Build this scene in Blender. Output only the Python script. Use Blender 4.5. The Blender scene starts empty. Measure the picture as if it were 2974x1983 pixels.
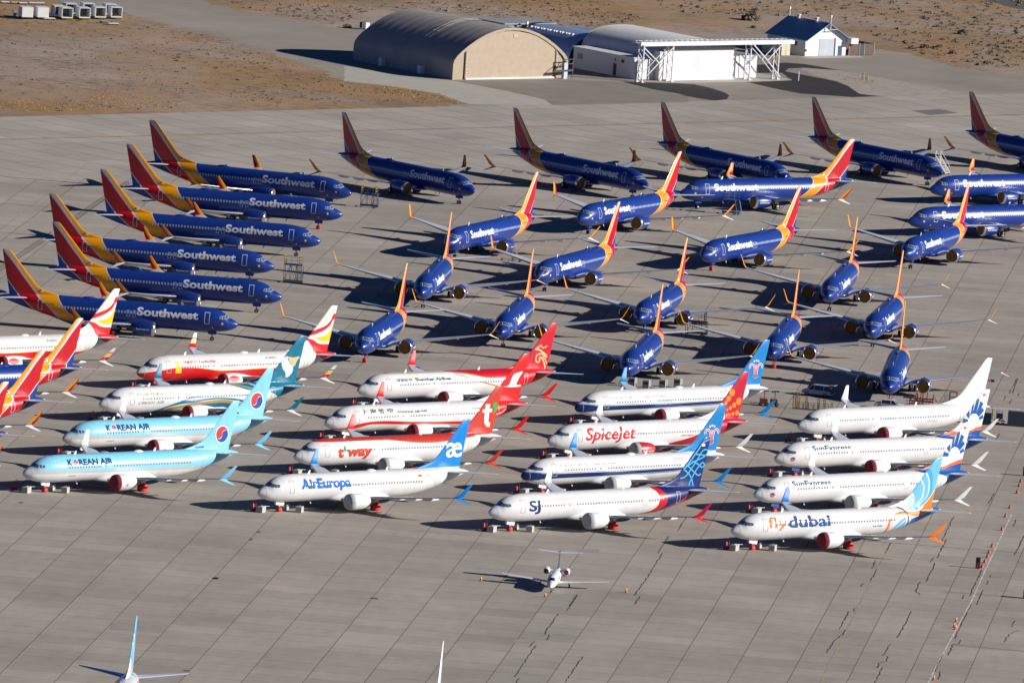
import bpy, bmesh, math, random
from mathutils import Vector, Matrix
R = math.radians
random.seed(7)
scene = bpy.context.scene
C = scene.collection
YO = -1750.0                                   # the world is shifted so that the apron lies near the origin

# ------------------------------------------------------------------ camera, sky, sun, exposure
CH, CP, CR, CF = 237.609, 0.127376, 0.066295, 33524.5    # height, pitch, roll, focal length in photo pixels
cam_loc = Vector((0, YO, CH))
_F = Vector((0, math.cos(CP), -math.sin(CP)))
_R0, _U0 = Vector((1, 0, 0)), Vector((0, math.sin(CP), math.cos(CP)))
_R = _R0*math.cos(CR) + _U0*math.sin(CR)
_U = -_R0*math.sin(CR) + _U0*math.cos(CR)
cd = bpy.data.cameras.new('camera'); cam = bpy.data.objects.new('camera', cd); C.objects.link(cam)
m = Matrix((_R, _U, -_F)).transposed().to_4x4(); m.translation = cam_loc
cam.matrix_world = m
cd.sensor_width = 36; cd.lens = CF*36/2974; cd.clip_start = 10; cd.clip_end = 30000
scene.camera = cam
SAZ, SEL = R(-8.5), R(22.0)                    # direction towards the sun
sd = Vector((math.cos(SEL)*math.cos(SAZ), math.cos(SEL)*math.sin(SAZ), math.sin(SEL)))
w = bpy.data.worlds.new('World'); scene.world = w; w.use_nodes = True
nt = w.node_tree; nt.nodes.clear()
sky = nt.nodes.new('ShaderNodeTexSky'); sky.sky_type = 'NISHITA'; sky.sun_disc = False
sky.sun_elevation = SEL; sky.sun_rotation = math.pi/2 - SAZ
sky.air_density = 0.5; sky.dust_density = 0.0; sky.ozone_density = 10.0; sky.altitude = 900
bg = nt.nodes.new('ShaderNodeBackground'); bg.inputs[1].default_value = 0.05
wo = nt.nodes.new('ShaderNodeOutputWorld')
nt.links.new(sky.outputs[0], bg.inputs[0]); nt.links.new(bg.outputs[0], wo.inputs[0])
sl = bpy.data.lights.new('sun', 'SUN'); sl.energy = 5.0; sl.angle = R(0.5); sl.color = (1.0, 0.95, 0.88)
sun = bpy.data.objects.new('sun', sl); C.objects.link(sun)
sun.rotation_euler = (-sd).to_track_quat('-Z', 'Y').to_euler(); sun.location = sd*500
vs = scene.view_settings; vs.view_transform = 'Standard'; vs.look = 'None'; vs.gamma = 1; vs.exposure = 0.38; vs.use_curve_mapping = False

def at(px, py, h=0.0):
    """ground point (at height h) seen at a pixel of the 2974x1983 photograph"""
    d = _F + _R*((px-1487)/CF) - _U*((py-991.5)/CF)
    t = (h-CH)/d.z
    return cam_loc + d*t

# ------------------------------------------------------------------ materials
def srgb(r, g, b):
    f = lambda v: (v/255/12.92) if v <= 10 else ((v/255+0.055)/1.055)**2.4
    return (f(r), f(g), f(b))
MATS = {}
def N(t, typ, **k):
    n = t.nodes.new(typ)
    for a, v in k.items(): setattr(n, a, v)
    return n
def setc(inp, v):
    inp.default_value = (*v, 1) if len(v) == 3 else v
def mat(name, col, rough=0.5, metal=0.0, coat=0.0, var=0.06, scale=0.6, bump=0.0, spec=0.5):
    if name in MATS: return MATS[name]
    m = bpy.data.materials.new(name); m.use_nodes = True; t = m.node_tree
    b = t.nodes['Principled BSDF']
    b.inputs['Roughness'].default_value = rough; b.inputs['Metallic'].default_value = metal
    b.inputs['Coat Weight'].default_value = coat; b.inputs['Coat Roughness'].default_value = 0.08
    b.inputs['Specular IOR Level'].default_value = spec
    tc = N(t, 'ShaderNodeTexCoord'); nz = N(t, 'ShaderNodeTexNoise'); nz.inputs['Scale'].default_value = scale; nz.inputs['Detail'].default_value = 5
    t.links.new(tc.outputs['Object'], nz.inputs['Vector'])
    hs = N(t, 'ShaderNodeHueSaturation'); hs.inputs['Color'].default_value = (*col, 1)
    mr = N(t, 'ShaderNodeMapRange'); mr.inputs['From Min'].default_value = .3; mr.inputs['From Max'].default_value = .7
    mr.inputs['To Min'].default_value = 1-var; mr.inputs['To Max'].default_value = 1+var
    t.links.new(nz.outputs['Fac'], mr.inputs['Value']); t.links.new(mr.outputs[0], hs.inputs['Value'])
    t.links.new(hs.outputs[0], b.inputs['Base Color'])
    if bump:
        bp = N(t, 'ShaderNodeBump'); bp.inputs['Strength'].default_value = bump; bp.inputs['Distance'].default_value = .05
        t.links.new(nz.outputs['Fac'], bp.inputs['Height']); t.links.new(bp.outputs[0], b.inputs['Normal'])
    MATS[name] = m
    return m
def curve_node(t, src, pts, sx, sy):
    """piecewise curve y(x) in metres: x in 0..sx, y in 0..sy"""
    mul = N(t, 'ShaderNodeMath', operation='DIVIDE'); mul.inputs[1].default_value = sx; t.links.new(src, mul.inputs[0])
    fc = N(t, 'ShaderNodeFloatCurve'); cv = fc.mapping.curves[0]
    pts = sorted(pts); P = [(max(0, min(1, a/sx)), max(0, min(1, b/sy))) for a, b in pts]
    if P[0][0] > .001: P.insert(0, (0, P[0][1]))
    if P[-1][0] < .999: P.append((1, P[-1][1]))
    cv.points[0].location = P[0]; cv.points[1].location = P[-1]
    for p in P[1:-1]: cv.points.new(*p)
    for p in cv.points: p.handle_type = 'AUTO_CLAMPED'
    fc.mapping.update(); t.links.new(mul.outputs[0], fc.inputs['Value'])
    out = N(t, 'ShaderNodeMath', operation='MULTIPLY'); out.inputs[1].default_value = sy; t.links.new(fc.outputs[0], out.inputs[0])
    return out.outputs[0]
def livery(name, base, layers, m9=False):
    """glossy aircraft paint: colour regions over the side view (x aft of the nose, z up), in metres"""
    m = bpy.data.materials.new(name); m.use_nodes = True; t = m.node_tree
    b = t.nodes['Principled BSDF']; b.inputs['Roughness'].default_value = 0.36; b.inputs['Coat Weight'].default_value = .3; b.inputs['Specular IOR Level'].default_value = .35; b.inputs['Coat Roughness'].default_value = .1
    tc = N(t, 'ShaderNodeTexCoord'); sp = N(t, 'ShaderNodeSeparateXYZ'); t.links.new(tc.outputs['Object'], sp.inputs[0])
    X, Z = sp.outputs['X'], sp.outputs['Z']
    cur = N(t, 'ShaderNodeRGB'); cur.outputs[0].default_value = (*base, 1); cur = cur.outputs[0]
    for col, conds in layers:
        acc = None
        for ax, op, pts in conds:
            if ax == 'circ':
                cx, cz, rx, rz = pts
                a = N(t, 'ShaderNodeCombineXYZ'); t.links.new(X, a.inputs[0]); t.links.new(Z, a.inputs[1])
                s = N(t, 'ShaderNodeVectorMath', operation='SUBTRACT'); s.inputs[1].default_value = (cx, cz, 0); t.links.new(a.outputs[0], s.inputs[0])
                d = N(t, 'ShaderNodeVectorMath', operation='DIVIDE'); d.inputs[1].default_value = (rx, rz, 1); t.links.new(s.outputs[0], d.inputs[0])
                l = N(t, 'ShaderNodeVectorMath', operation='LENGTH'); t.links.new(d.outputs[0], l.inputs[0])
                g = N(t, 'ShaderNodeMath', operation='LESS_THAN' if op == '<' else 'GREATER_THAN'); t.links.new(l.outputs['Value'], g.inputs[0]); g.inputs[1].default_value = 1
            else:
                src, oth = (X, Z) if ax == 'x' else (Z, X)
                g = N(t, 'ShaderNodeMath', operation='GREATER_THAN' if op == '>' else 'LESS_THAN'); t.links.new(src, g.inputs[0])
                if isinstance(pts, (int, float)): g.inputs[1].default_value = pts
                else:
                    v = curve_node(t, oth, pts, 14 if ax == 'x' else 44, 44 if ax == 'x' else 14)
                    t.links.new(v, g.inputs[1])
            o = g.outputs[0]
            if acc is None: acc = o
            else:
                q = N(t, 'ShaderNodeMath', operation='MULTIPLY'); t.links.new(acc, q.inputs[0]); t.links.new(o, q.inputs[1]); acc = q.outputs[0]
        mx = N(t, 'ShaderNodeMix', data_type='RGBA'); t.links.new(acc, mx.inputs[0]); t.links.new(cur, mx.inputs[6]); mx.inputs[7].default_value = (*col, 1)
        cur = mx.outputs[2]
    nz = N(t, 'ShaderNodeTexNoise'); nz.inputs['Scale'].default_value = .9; nz.inputs['Detail'].default_value = 8
    stp = N(t, 'ShaderNodeMapping'); stp.inputs['Scale'].default_value = (1.6, .5, .35); t.links.new(tc.outputs['Object'], stp.inputs[0]); t.links.new(stp.outputs[0], nz.inputs['Vector'])
    mr = N(t, 'ShaderNodeMapRange'); mr.inputs['From Min'].default_value = .3; mr.inputs['From Max'].default_value = .7; mr.inputs['To Min'].default_value = .93; mr.inputs['To Max'].default_value = 1.02
    t.links.new(nz.outputs['Fac'], mr.inputs['Value'])
    hs = N(t, 'ShaderNodeHueSaturation'); t.links.new(cur, hs.inputs['Color']); t.links.new(mr.outputs[0], hs.inputs['Value']); t.links.new(hs.outputs[0], b.inputs['Base Color'])
    return m

# ------------------------------------------------------------------ mesh builder
class MB:
    def __init__(s): s.v = []; s.f = []; s.mi = []; s.cur = 0
    def add(s, vs, fs):
        o = len(s.v); s.v += [tuple(v) for v in vs]
        for f in fs: s.f.append(tuple(i+o for i in f)); s.mi.append(s.cur)
        return s
    def box(s, c, d, rz=0.0, rx=0.0):
        M = Matrix.Rotation(rz, 3, 'Z') @ Matrix.Rotation(rx, 3, 'X'); c = Vector(c)
        vs = [c + M @ Vector((x*d[0]/2, y*d[1]/2, z*d[2]/2)) for x in (-1, 1) for y in (-1, 1) for z in (-1, 1)]
        return s.add(vs, [(0,1,3,2),(4,6,7,5),(0,4,5,1),(2,3,7,6),(0,2,6,4),(1,5,7,3)])
    def beam(s, a, b, w=0.05, n=4):
        a, b = Vector(a), Vector(b); d = (b-a)
        if d.length < 1e-6: return s
        d.normalize(); u = d.cross(Vector((0,0,1)) if abs(d.z) < .95 else Vector((1,0,0))).normalized(); v = d.cross(u)
        vs = []
        for p in (a, b):
            for i in range(n):
                t = 2*math.pi*(i+.5)/n; vs.append(p + (u*math.cos(t)+v*math.sin(t))*w*(.707 if n == 4 else .5))
        fs = [(i, (i+1)%n, n+(i+1)%n, n+i) for i in range(n)] + [tuple(range(n))[::-1], tuple(range(n, 2*n))]
        return s.add(vs, fs)
    def rings(s, rings, caps=True, closed=True):
        n = len(rings[0]); vs = [p for r in rings for p in r]; fs = []
        for i in range(len(rings)-1):
            for j in range(n if closed else n-1):
                k = (j+1) % n; fs.append((i*n+j, i*n+k, (i+1)*n+k, (i+1)*n+j))
        if caps: fs += [tuple(range(n))[::-1], tuple((len(rings)-1)*n+j for j in range(n))]
        return s.add(vs, fs)
    def lathe(s, prof, o, axis='x', n=24, caps=False):
        rs = []
        for a, r in prof:
            ring = []
            for i in range(n):
                t = 2*math.pi*i/n; c, q = r*math.cos(t), r*math.sin(t)
                p = (a, c, q) if axis == 'x' else ((c, a, q) if axis == 'y' else (c, q, a))
                ring.append((o[0]+p[0], o[1]+p[1], o[2]+p[2]))
            rs.append(ring)
        return s.rings(rs, caps)
    def cyl(s, a, b, r, n=12, r2=None):
        a, b = Vector(a), Vector(b); d = (b-a).normalized(); u = d.cross(Vector((0,0,1)) if abs(d.z) < .95 else Vector((1,0,0))).normalized(); v = d.cross(u)
        rs = [[p+(u*math.cos(2*math.pi*i/n)+v*math.sin(2*math.pi*i/n))*q for i in range(n)] for p, q in ((a, r), (b, r if r2 is None else r2))]
        return s.rings(rs)
    def poly(s, pts, z=0.0, th=0.0):
        n = len(pts); vs = [(p[0], p[1], z) for p in pts]
        if not th: return s.add(vs, [tuple(range(n))])
        vs += [(p[0], p[1], z+th) for p in pts]
        return s.add(vs, [tuple(range(n))[::-1], tuple(range(n, 2*n))] + [(i, (i+1)%n, n+(i+1)%n, n+i) for i in range(n)])
    def mesh(s, name, mats, smooth=False, fix=True):
        me = bpy.data.meshes.new(name); me.from_pydata(s.v, [], s.f)
        for m in (mats if isinstance(mats, (list, tuple)) else [mats]): me.materials.append(m)
        me.polygons.foreach_set('material_index', s.mi)
        if fix:
            bm = bmesh.new(); bm.from_mesh(me); bmesh.ops.recalc_face_normals(bm, faces=bm.faces); bm.to_mesh(me); bm.free()
        if smooth:
            me.polygons.foreach_set('use_smooth', [True]*len(me.polygons)); me.set_sharp_from_angle(angle=R(smooth if smooth is not True else 40))
        me.update(); return me
def tag(o, label=None, cat=None, group=None, kind=None):
    if label: o['label'] = label
    if cat: o['category'] = cat
    if group: o['group'] = group
    if kind: o['kind'] = kind
    return o
def put(name, me, parent=None, loc=(0,0,0), rz=0.0):
    o = bpy.data.objects.new(name, me); C.objects.link(o); o.location = loc; o.rotation_euler = (0, 0, rz)
    if parent is not None: o.parent = parent
    return o
def part(name, mb, mats, parent=None, smooth=False, loc=(0,0,0), rz=0.0, fix=True):
    return put(name, mb.mesh(name, mats, smooth, fix), parent, loc, rz)
def empty(name, loc, rz=0.0, label=None, cat=None, group=None):
    o = bpy.data.objects.new(name, None); C.objects.link(o); o.location = loc; o.rotation_euler = (0, 0, rz); o.empty_display_size = .5
    return tag(o, label, cat, group)
def copy_tree(o, parent=None):
    c = o.copy(); C.objects.link(c); c.parent = parent
    for ch in KIDS.get(o.name, ()): copy_tree(ch, c)
    return c
KIDS = {}
def index_kids(root):
    def rec(o):
        KIDS[o.name] = list(o.children)
        for c in KIDS[o.name]: rec(c)
    rec(root)

# colours
WHITE = srgb(228, 228, 226); 
M_tyre = mat('tyre_rubber', (.02,.02,.022), .8)
M_steel = mat('bare_steel', (.45,.45,.46), .35, .9)
M_strut = mat('strut_grey_paint', (.5,.5,.5), .5)
M_white = mat('white_paint', (.70,.70,.70), .45)
M_dark = mat('dark_metal', (.04,.04,.045), .5)
M_glass = mat('cockpit_glass', (.07,.11,.17), .12, 0, .5)  # blue-grey base colour stands in for sky mirrored in the panes
M_cwin = mat('cabin_window_dark', (.09,.10,.12), .3)
M_cwinl = mat('cabin_window_pale', (.34,.40,.50), .3)
M_lip = mat('polished_lip', (.72,.72,.74), .22, .95)
M_wing = mat('wing_grey_paint', (.56,.59,.64), .38, 0, .3)
M_wingle = mat('wing_leading_edge_metal', (.7,.71,.73), .28, .9)
M_redcov = mat('red_fabric_cover', (.19,.010,.02), .85, var=.25, scale=2, bump=.4)
M_redbag = mat('red_wheel_cover_fabric', (.62,.03,.02), .6, var=.2, scale=2, bump=.4)
M_greycov = mat('grey_fabric_cover', (.34,.37,.38), .8, var=.15, scale=2, bump=.3)
M_browncov = mat('brown_foam_cover', (.20,.095,.012), .85, var=.15, scale=1.5)
M_outl_w = mat('white_outline_paint', (.6,.63,.72), .5)
M_outl_g = mat('grey_outline_paint', (.42,.43,.44), .5)
M_conc = mat('concrete_block', (.42,.41,.36), .9, var=.15, scale=2, bump=.3)
M_yel = mat('yellow_paint', (.62,.36,.03), .5)
M_blue = mat('blue_stand_paint', (.015,.06,.22), .5)
M_orange = mat('orange_plastic', (.75,.10,.03), .6)
M_grey = mat('grey_paint', (.3,.31,.32), .6)
M_redp = mat('red_paint', (.45,.03,.03), .5)
M_rust = mat('rusty_red_paint', (.33,.06,.03), .7, var=.3)
M_black = mat('black_lettering', (.02,.02,.02), .6)
# ------------------------------------------------------------------ the airliner: shape tables (metres; x aft of the nose tip, +y starboard)
FUS = [(0,2.88,2.86,.02),(.06,3.02,2.7,.17),(.2,3.2,2.52,.33),(.5,3.45,2.28,.58),(1,3.7,2.02,.9),(1.5,3.9,1.85,1.13),(1.75,4.12,1.78,1.23),(2.0,4.36,1.72,1.32),(2.4,4.64,1.64,1.44),(2.9,4.88,1.57,1.56),(3.5,5.09,1.51,1.66),(4.2,5.23,1.45,1.76),(5.5,5.37,1.4,1.86),(6.5,5.4,1.4,1.88),(25.5,5.4,1.4,1.88),(27,5.4,1.5,1.88),(29,5.4,1.78,1.85),(31,5.4,2.2,1.72),(33,5.38,2.75,1.45),(35,5.33,3.3,1.08),(36.5,5.2,3.8,.72),(37.8,4.98,4.2,.42),(38.5,4.82,4.42,.23),(38.69,4.78,4.48,.17)]
def stretch(x, m9):
    if not m9: return x
    return x + (1.57 if x > 8.5 else 0) + (1.07 if x > 27.2 else 0)
def unstretch(x):
    if x <= 8.5: return x
    if x <= 10.07: return 8.5
    if x <= 28.77: return x-1.57
    if x <= 29.84: return 27.2
    return x-2.64
def interp(x, T, k):
    if x <= T[0][0]: return T[0][k]
    for a, b in zip(T, T[1:]):
        if x <= b[0]:
            u = (x-a[0])/(b[0]-a[0]); return a[k]+(b[k]-a[k])*u
    return T[-1][k]
def fus_y(x, z, side, m9=False, eps=.02):
    """point on the fuselage skin at station x and height z, pushed out by eps"""
    if m9: x = unstretch(x)
    zt, zb, wd = interp(x, FUS, 1), interp(x, FUS, 2), interp(x, FUS, 3)
    c, h = (zt+zb)/2, (zt-zb)/2
    s = max(-.985, min(.985, (z-c)/h)); k = math.sqrt(1-s*s)
    ny, nz = k/wd, s/h; l = math.hypot(ny, nz)
    return side*(wd*k + eps*ny/l), c + h*s + eps*nz/l
FLE = [(4.9,28.2),(5.35,28.6),(5.6,29.7),(5.9,30.8),(6.3,31.9),(6.7,32.55),(7.2,33.05),(12.1,37.28),(12.26,37.6)]
FTE = [(4.9,37.05),(12.1,38.62),(12.26,38.6)]
def fin_half(x, z, m9=False):
    if m9: x -= 2.64
    a, b = interp(z, FLE, 1), interp(z, FTE, 1); c = max(0, min(1, (x-a)/(b-a)))
    T = .085 + .115*(1-(max(5, min(12, z))-5)/7)
    return T*math.sqrt(max(0, 1-(2*c-1)**2))*(1-.35*c) + .012
def loft(mb, secs, n=7):
    """secs: (LE, TE, thickness, normal); a closed symmetric aerofoil loop per section"""
    rs = []
    for le, te, th, nr in secs:
        le, te, nr = Vector(le), Vector(te), Vector(nr).normalized(); up, lo = [], []
        for i in range(n+1):
            c = (1-math.cos(math.pi*i/n))/2; t = th*.5*2.6*(math.sqrt(c)*.9 - c*.55 - c*c*.35)*1.1
            p = le + (te-le)*c; up.append(p+nr*t); lo.append(p-nr*t*.8)
        rs.append(up + lo[-2:0:-1])
    return mb.rings(rs)

def text_mesh(txt, bold=0.0, shear=0.0, space=1.0):
    cu = bpy.data.curves.new('t', 'FONT'); cu.body = txt; cu.size = 1; cu.offset = bold; cu.shear = shear; cu.resolution_u = 3; cu.space_character = space
    o = bpy.data.objects.new('t', cu); C.objects.link(o); dg = bpy.context.evaluated_depsgraph_get()
    me = bpy.data.meshes.new_from_object(o.evaluated_get(dg)); bpy.data.objects.remove(o); bpy.data.curves.remove(cu)
    return me
def cut_map(me, f, step=.22, flip=False):
    """slice a flat (x,z) mesh into strips and wrap it with f(x,z)->(x,y,z)"""
    bm = bmesh.new(); bm.from_mesh(me); bmesh.ops.remove_doubles(bm, verts=bm.verts, dist=1e-5)
    zs = [v.co.y for v in bm.verts]; xs = [v.co.x for v in bm.verts]
    z = math.floor(min(zs)/step)*step+step
    while z < max(zs):
        bmesh.ops.bisect_plane(bm, geom=bm.verts[:]+bm.edges[:]+bm.faces[:], plane_co=(0, z, 0), plane_no=(0, 1, 0)); z += step
    if min(xs) < 7 or max(xs) > 27:
        x = math.floor(min(xs)/.5)*.5+.5
        while x < max(xs):
            bmesh.ops.bisect_plane(bm, geom=bm.verts[:]+bm.edges[:]+bm.faces[:], plane_co=(x, 0, 0), plane_no=(1, 0, 0)); x += .5
    for v in bm.verts: v.co = f(v.co.x, v.co.y)
    out = bpy.data.meshes.new('d'); bm.to_mesh(out); bm.free(); return out
def text_on(root, txt, x0, x1, z0, z1, m, side=-1, m9=False, where='fus', name='lettering', slope=0.0, **k):
    me = text_mesh(txt, **k); co = [v.co.copy() for v in me.vertices]
    ax0, ax1 = min(c.x for c in co), max(c.x for c in co); ay0, ay1 = min(c.y for c in co), max(c.y for c in co)
    for v in me.vertices:
        u = (v.co.x-ax0)/(ax1-ax0); q = (v.co.y-ay0)/(ay1-ay0)
        x = x0+(x1-x0)*u if side < 0 else x1-(x1-x0)*u
        v.co = (x, z0+(z1-z0)*q + slope*(x-x0), 0)
    return decal(root, me, m, side, m9, where, name)
def decal(root, me, m, side=-1, m9=False, where='fus', name='emblem', eps=.02):
    if where == 'fus':
        def f(x, z): y, zz = fus_y(x, z, side, m9, eps); return (x, y, zz)
    elif where == 'fin':
        def f(x, z): return (x, side*(fin_half(x, z, m9)+.008+eps), z)
    else:
        f = where
    out = cut_map(me, f); out.name = name
    out.materials.clear(); out.materials.append(m)
    return put(name, out, root)
def flat(polys, holes=None):
    mb = MB()
    for p in polys: mb.add([(x, z, 0) for x, z in p], [tuple(range(len(p)))])
    me = bpy.data.meshes.new('p'); me.from_pydata(mb.v, [], mb.f)
    bm = bmesh.new(); bm.from_mesh(me); bmesh.ops.triangulate(bm, faces=bm.faces); bm.to_mesh(me); bm.free()
    return me
def stroke(pts, w):
    """ribbon polygon list along a polyline"""
    out = []; n = len(pts); L, Q = [], []
    for i, p in enumerate(pts):
        a = pts[max(0, i-1)]; b = pts[min(n-1, i+1)]; dx, dz = b[0]-a[0], b[1]-a[1]; l = math.hypot(dx, dz) or 1
        ww = w if isinstance(w, (int, float)) else w[i]
        L.append((p[0]-dz/l*ww/2, p[1]+dx/l*ww/2)); Q.append((p[0]+dz/l*ww/2, p[1]-dx/l*ww/2))
    for i in range(n-1): out.append([L[i], L[i+1], Q[i+1], Q[i]])
    return out
def smooth_pts(pts, k=4):
    out = []; n = len(pts)
    for i in range(n-1):
        p0, p1, p2, p3 = pts[max(0,i-1)], pts[i], pts[i+1], pts[min(n-1,i+2)]
        for j in range(k):
            t = j/k; out.append(tuple(.5*((2*p1[a])+(-p0[a]+p2[a])*t+(2*p0[a]-5*p1[a]+4*p2[a]-p3[a])*t*t+(-p0[a]+3*p1[a]-3*p2[a]+p3[a])*t**3) for a in (0,1)))
    out.append(pts[-1]); return out
def ell(cx, cz, rx, rz, n=24, a0=0, a1=360):
    return [(cx+rx*math.cos(R(a0+(a1-a0)*i/n)), cz+rz*math.sin(R(a0+(a1-a0)*i/n))) for i in range(n if a1-a0 == 360 else n+1)]
def frame_poly(x0, x1, z0, z1, w=.07):
    return [[(x0,z0),(x1,z0),(x1,z0+w),(x0,z0+w)],[(x0,z1-w),(x1,z1-w),(x1,z1),(x0,z1)],[(x0,z0+w),(x0+w,z0+w),(x0+w,z1-w),(x0,z1-w)],[(x1-w,z0+w),(x1,z0+w),(x1,z1-w),(x1-w,z1-w)]]

GEO = {}
def geo(key, fn):
    if key not in GEO: GEO[key] = fn()
    return GEO[key]
def shared(name, key, fn, mats, parent, smooth=False):
    """the same shape re-used with its own paint"""
    k = (key, tuple(m.name for m in mats))
    if k not in GEO: GEO[k] = fn().mesh(name, mats, smooth)
    return put(name, GEO[k], parent)

def mk_fus(m9):
    mb = MB(); st = []
    xs = sorted(set([f[0] for f in FUS] + [i*1.5 for i in range(5, 18)] + [.3,.75,1.3,26.2,28,30,32,34,35.8,37.2]))
    for x in xs:
        zt, zb, wd = interp(x, FUS, 1), interp(x, FUS, 2), interp(x, FUS, 3); c, h = (zt+zb)/2, (zt-zb)/2; n = 44
        ring = [(stretch(x, m9), wd*math.sin(2*math.pi*i/n), c+h*math.cos(2*math.pi*i/n)) for i in range(n)]
        st.append(ring)
    return mb.rings(st)
def mk_belly(m9):
    mb = MB(); rs = []
    for x, wd, zt, zb in ((12.2,.6,1.7,1.5),(13.2,1.75,2.1,1.3),(14.5,2.15,2.35,1.16),(17,2.3,2.4,1.1),(20,2.25,2.35,1.1),(22,1.9,2.2,1.2),(23.6,.9,1.8,1.42)):
        c, h = (zt+zb)/2, (zt-zb)/2
        rs.append([(stretch(x, m9), wd*math.copysign(abs(math.cos(t))**.7, math.cos(t)), c+h*math.copysign(abs(math.sin(t))**.8, math.sin(t))) for t in [2*math.pi*i/20 for i in range(20)]])
    return mb.rings(rs)
def mk_fin(m9):
    mb = MB(); zs = [4.95,5.2,5.38,5.55,5.75,6.0,6.3,6.6,6.9,7.2,8,9,10,11,12.1,12.26]; rs = []; dx = 2.64 if m9 else 0
    for z in zs:
        a, b = interp(z, FLE, 1), interp(z, FTE, 1); up, lo = [], []
        for i in range(11):
            c = (1-math.cos(math.pi*i/10))/2; x = a+(b-a)*c+dx; t = fin_half(x, z, m9) - (.012 if i in (0, 10) else 0)
            if z > 12.2: t *= .4
            up.append((x, t, z)); lo.append((x, -t, z))
        rs.append(up+lo[-2:0:-1])
    return mb.rings(rs)
def mk_stab(side, m9):
    d = stretch(30, m9)-30; mb = MB()
    loft(mb, [((33.6+d, side*.3, 4.72),(37.3+d, side*.3, 4.72),.4,(0,0,1)), ((34.1+d, side*1.2, 4.76),(37.5+d, side*1.2, 4.76),.34,(0,0,1)), ((37.75+d, side*6.95, 5.22),(39.0+d, side*6.95, 5.22),.12,(0,0,1)), ((38.15+d, side*7.08, 5.23),(39.0+d, side*7.08, 5.23),.05,(0,0,1))])
    return mb
WS = [(1.0,13.3,21.6,1.72,.95),(1.9,13.75,21.6,1.8,.9),(3.2,15.2,21.6,1.98,.72),(5.9,16.97,21.75,2.36,.5),(11,19.65,22.95,3.0,.33),(16.5,22.5,24.05,3.76,.17)]
def mk_wing(side, m9):
    d = 1.57 if m9 else 0; mb = MB()
    return loft(mb, [((x0+d, side*y, z),(x1+d, side*y, z-.06),th,(0,0,1)) for y, x0, x1, z, th in WS], 8)
def mk_wingle(side, m9):
    d = 1.57 if m9 else 0; mb = MB(); rs = []
    for y, x0, x1, z, th in WS[2:]:
        x0 += d; r = th*.33
        rs.append([(x0-.03+r*1.2*(1-math.cos(t))*1.3, side*y, z+r*1.15*math.sin(t)) for t in [R(a) for a in (-75,-45,-15,15,45,75)]])
    return mb.rings(rs, caps=False, closed=False)
def mk_flapfairing(side, y, m9):
    d = 1.57 if m9 else 0; mb = MB(); z = interp(y, WS, 3)-.3; x1 = interp(y, WS, 2)+d; rs = []
    for x, r in ((-2.3,.03),(-1.9,.15),(-1.0,.24),(.1,.22),(.7,.12),(1.05,.02)):
        rs.append([(x1+x, side*y+r*.6*math.cos(t), z-.03*x+r*math.sin(t)) for t in [2*math.pi*i/8 for i in range(8)]])
    return mb.rings(rs)
def mk_winglet(side, m9, up):
    d = 1.57 if m9 else 0; mb = MB(); a = R(15)
    if up: S = [((22.5,16.45,3.74),(24.05,16.45,3.72),.17,(0,0,1)),((22.75,16.8,3.84),(24.2,16.82,3.82),.15,(0,-.35,.94)),((23.15,17.1,4.15),(24.4,17.12,4.12),.13,(0,-.8,.6)),((23.55,17.32,4.6),(24.6,17.34,4.58),.11,(0,-.95,.3)),((24.55,17.93,5.78),(25.12,17.95,5.8),.05,(0,-.95,.3))]
    else: S = [((22.75,16.6,3.74),(24.15,16.6,3.72),.15,(0,.4,.9)),((23.35,17.15,3.45),(24.3,17.15,3.42),.1,(0,.5,.87)),((24.5,17.95,2.98),(24.95,17.98,2.97),.04,(0,.5,.87))]
    return loft(mb, [((p[0]+d, side*p[1], p[2]),(q[0]+d, side*q[1], q[2]),th,(n[0], side*n[1], n[2])) for p, q, th, n in S])
def mk_cowl(side, m9):
    d = 1.57 if m9 else 0
    return MB().lathe([(.14,.97),(.08,1.06),(.2,1.12),(.6,1.19),(1.2,1.22),(2.1,1.19),(2.9,1.08),(3.5,.93),(3.5,.88),(2.6,.8)], (12.86+d, side*4.83, 1.79), n=28)
def mk_lip(side, m9):
    d = 1.57 if m9 else 0
    return MB().lathe([(.75,.92),(.3,.93),(.06,.96),(0,1.01),(.03,1.07),(.17,1.125),(.42,1.17)], (12.84+d, side*4.83, 1.79), n=28)
def mk_core(side, m9):
    d = 1.57 if m9 else 0
    return MB().lathe([(2.6,.8),(3.2,.72),(4.1,.55),(4.5,.46),(4.45,.4),(4.1,.36),(5.0,.05),(5.05,.001)], (12.86+d, side*4.83, 1.82), n=20)
def mk_pylon(side, m9):
    d = 1.57 if m9 else 0; mb = MB(); rs = []
    for x, z0, z1, wd in ((13.9,2.85,2.98,.1),(15.2,2.6,3.02,.3),(16.8,2.2,2.85,.34),(18.6,1.98,2.45,.26),(20.0,2.1,2.3,.06)):
        rs.append([(x+d, side*4.83+wd/2, z0),(x+d, side*4.83+wd/2, z1),(x+d, side*4.83-wd/2, z1),(x+d, side*4.83-wd/2, z0)])
    return mb.rings(rs)
def mk_cover(side, m9, kind):
    d = 1.57 if m9 else 0; o = (12.86+d, side*4.83, 1.79)
    if kind == 'plug': return MB().lathe([(.16,.94),(.12,.9),(.1,.5),(.12,.001)], o, n=26)
    return MB().lathe([(.62,1.205),(.55,1.225),(.25,1.17),(.02,1.1),(-.08,1.0),(-.16,.7),(-.12,.3),(-.14,.001)], o, n=26)
def wheel(mb, c, r, wd, axis_y=True):
    pr = [(-wd/2,r*.55),(-wd/2,r*.9),(-wd/2*.7,r),(wd/2*.7,r),(wd/2,r*.9),(wd/2,r*.55)]
    return mb.lathe(pr, c, 'y', 18)
def mk_wheel(c, r, wd): return wheel(MB(), c, r, wd)
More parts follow.
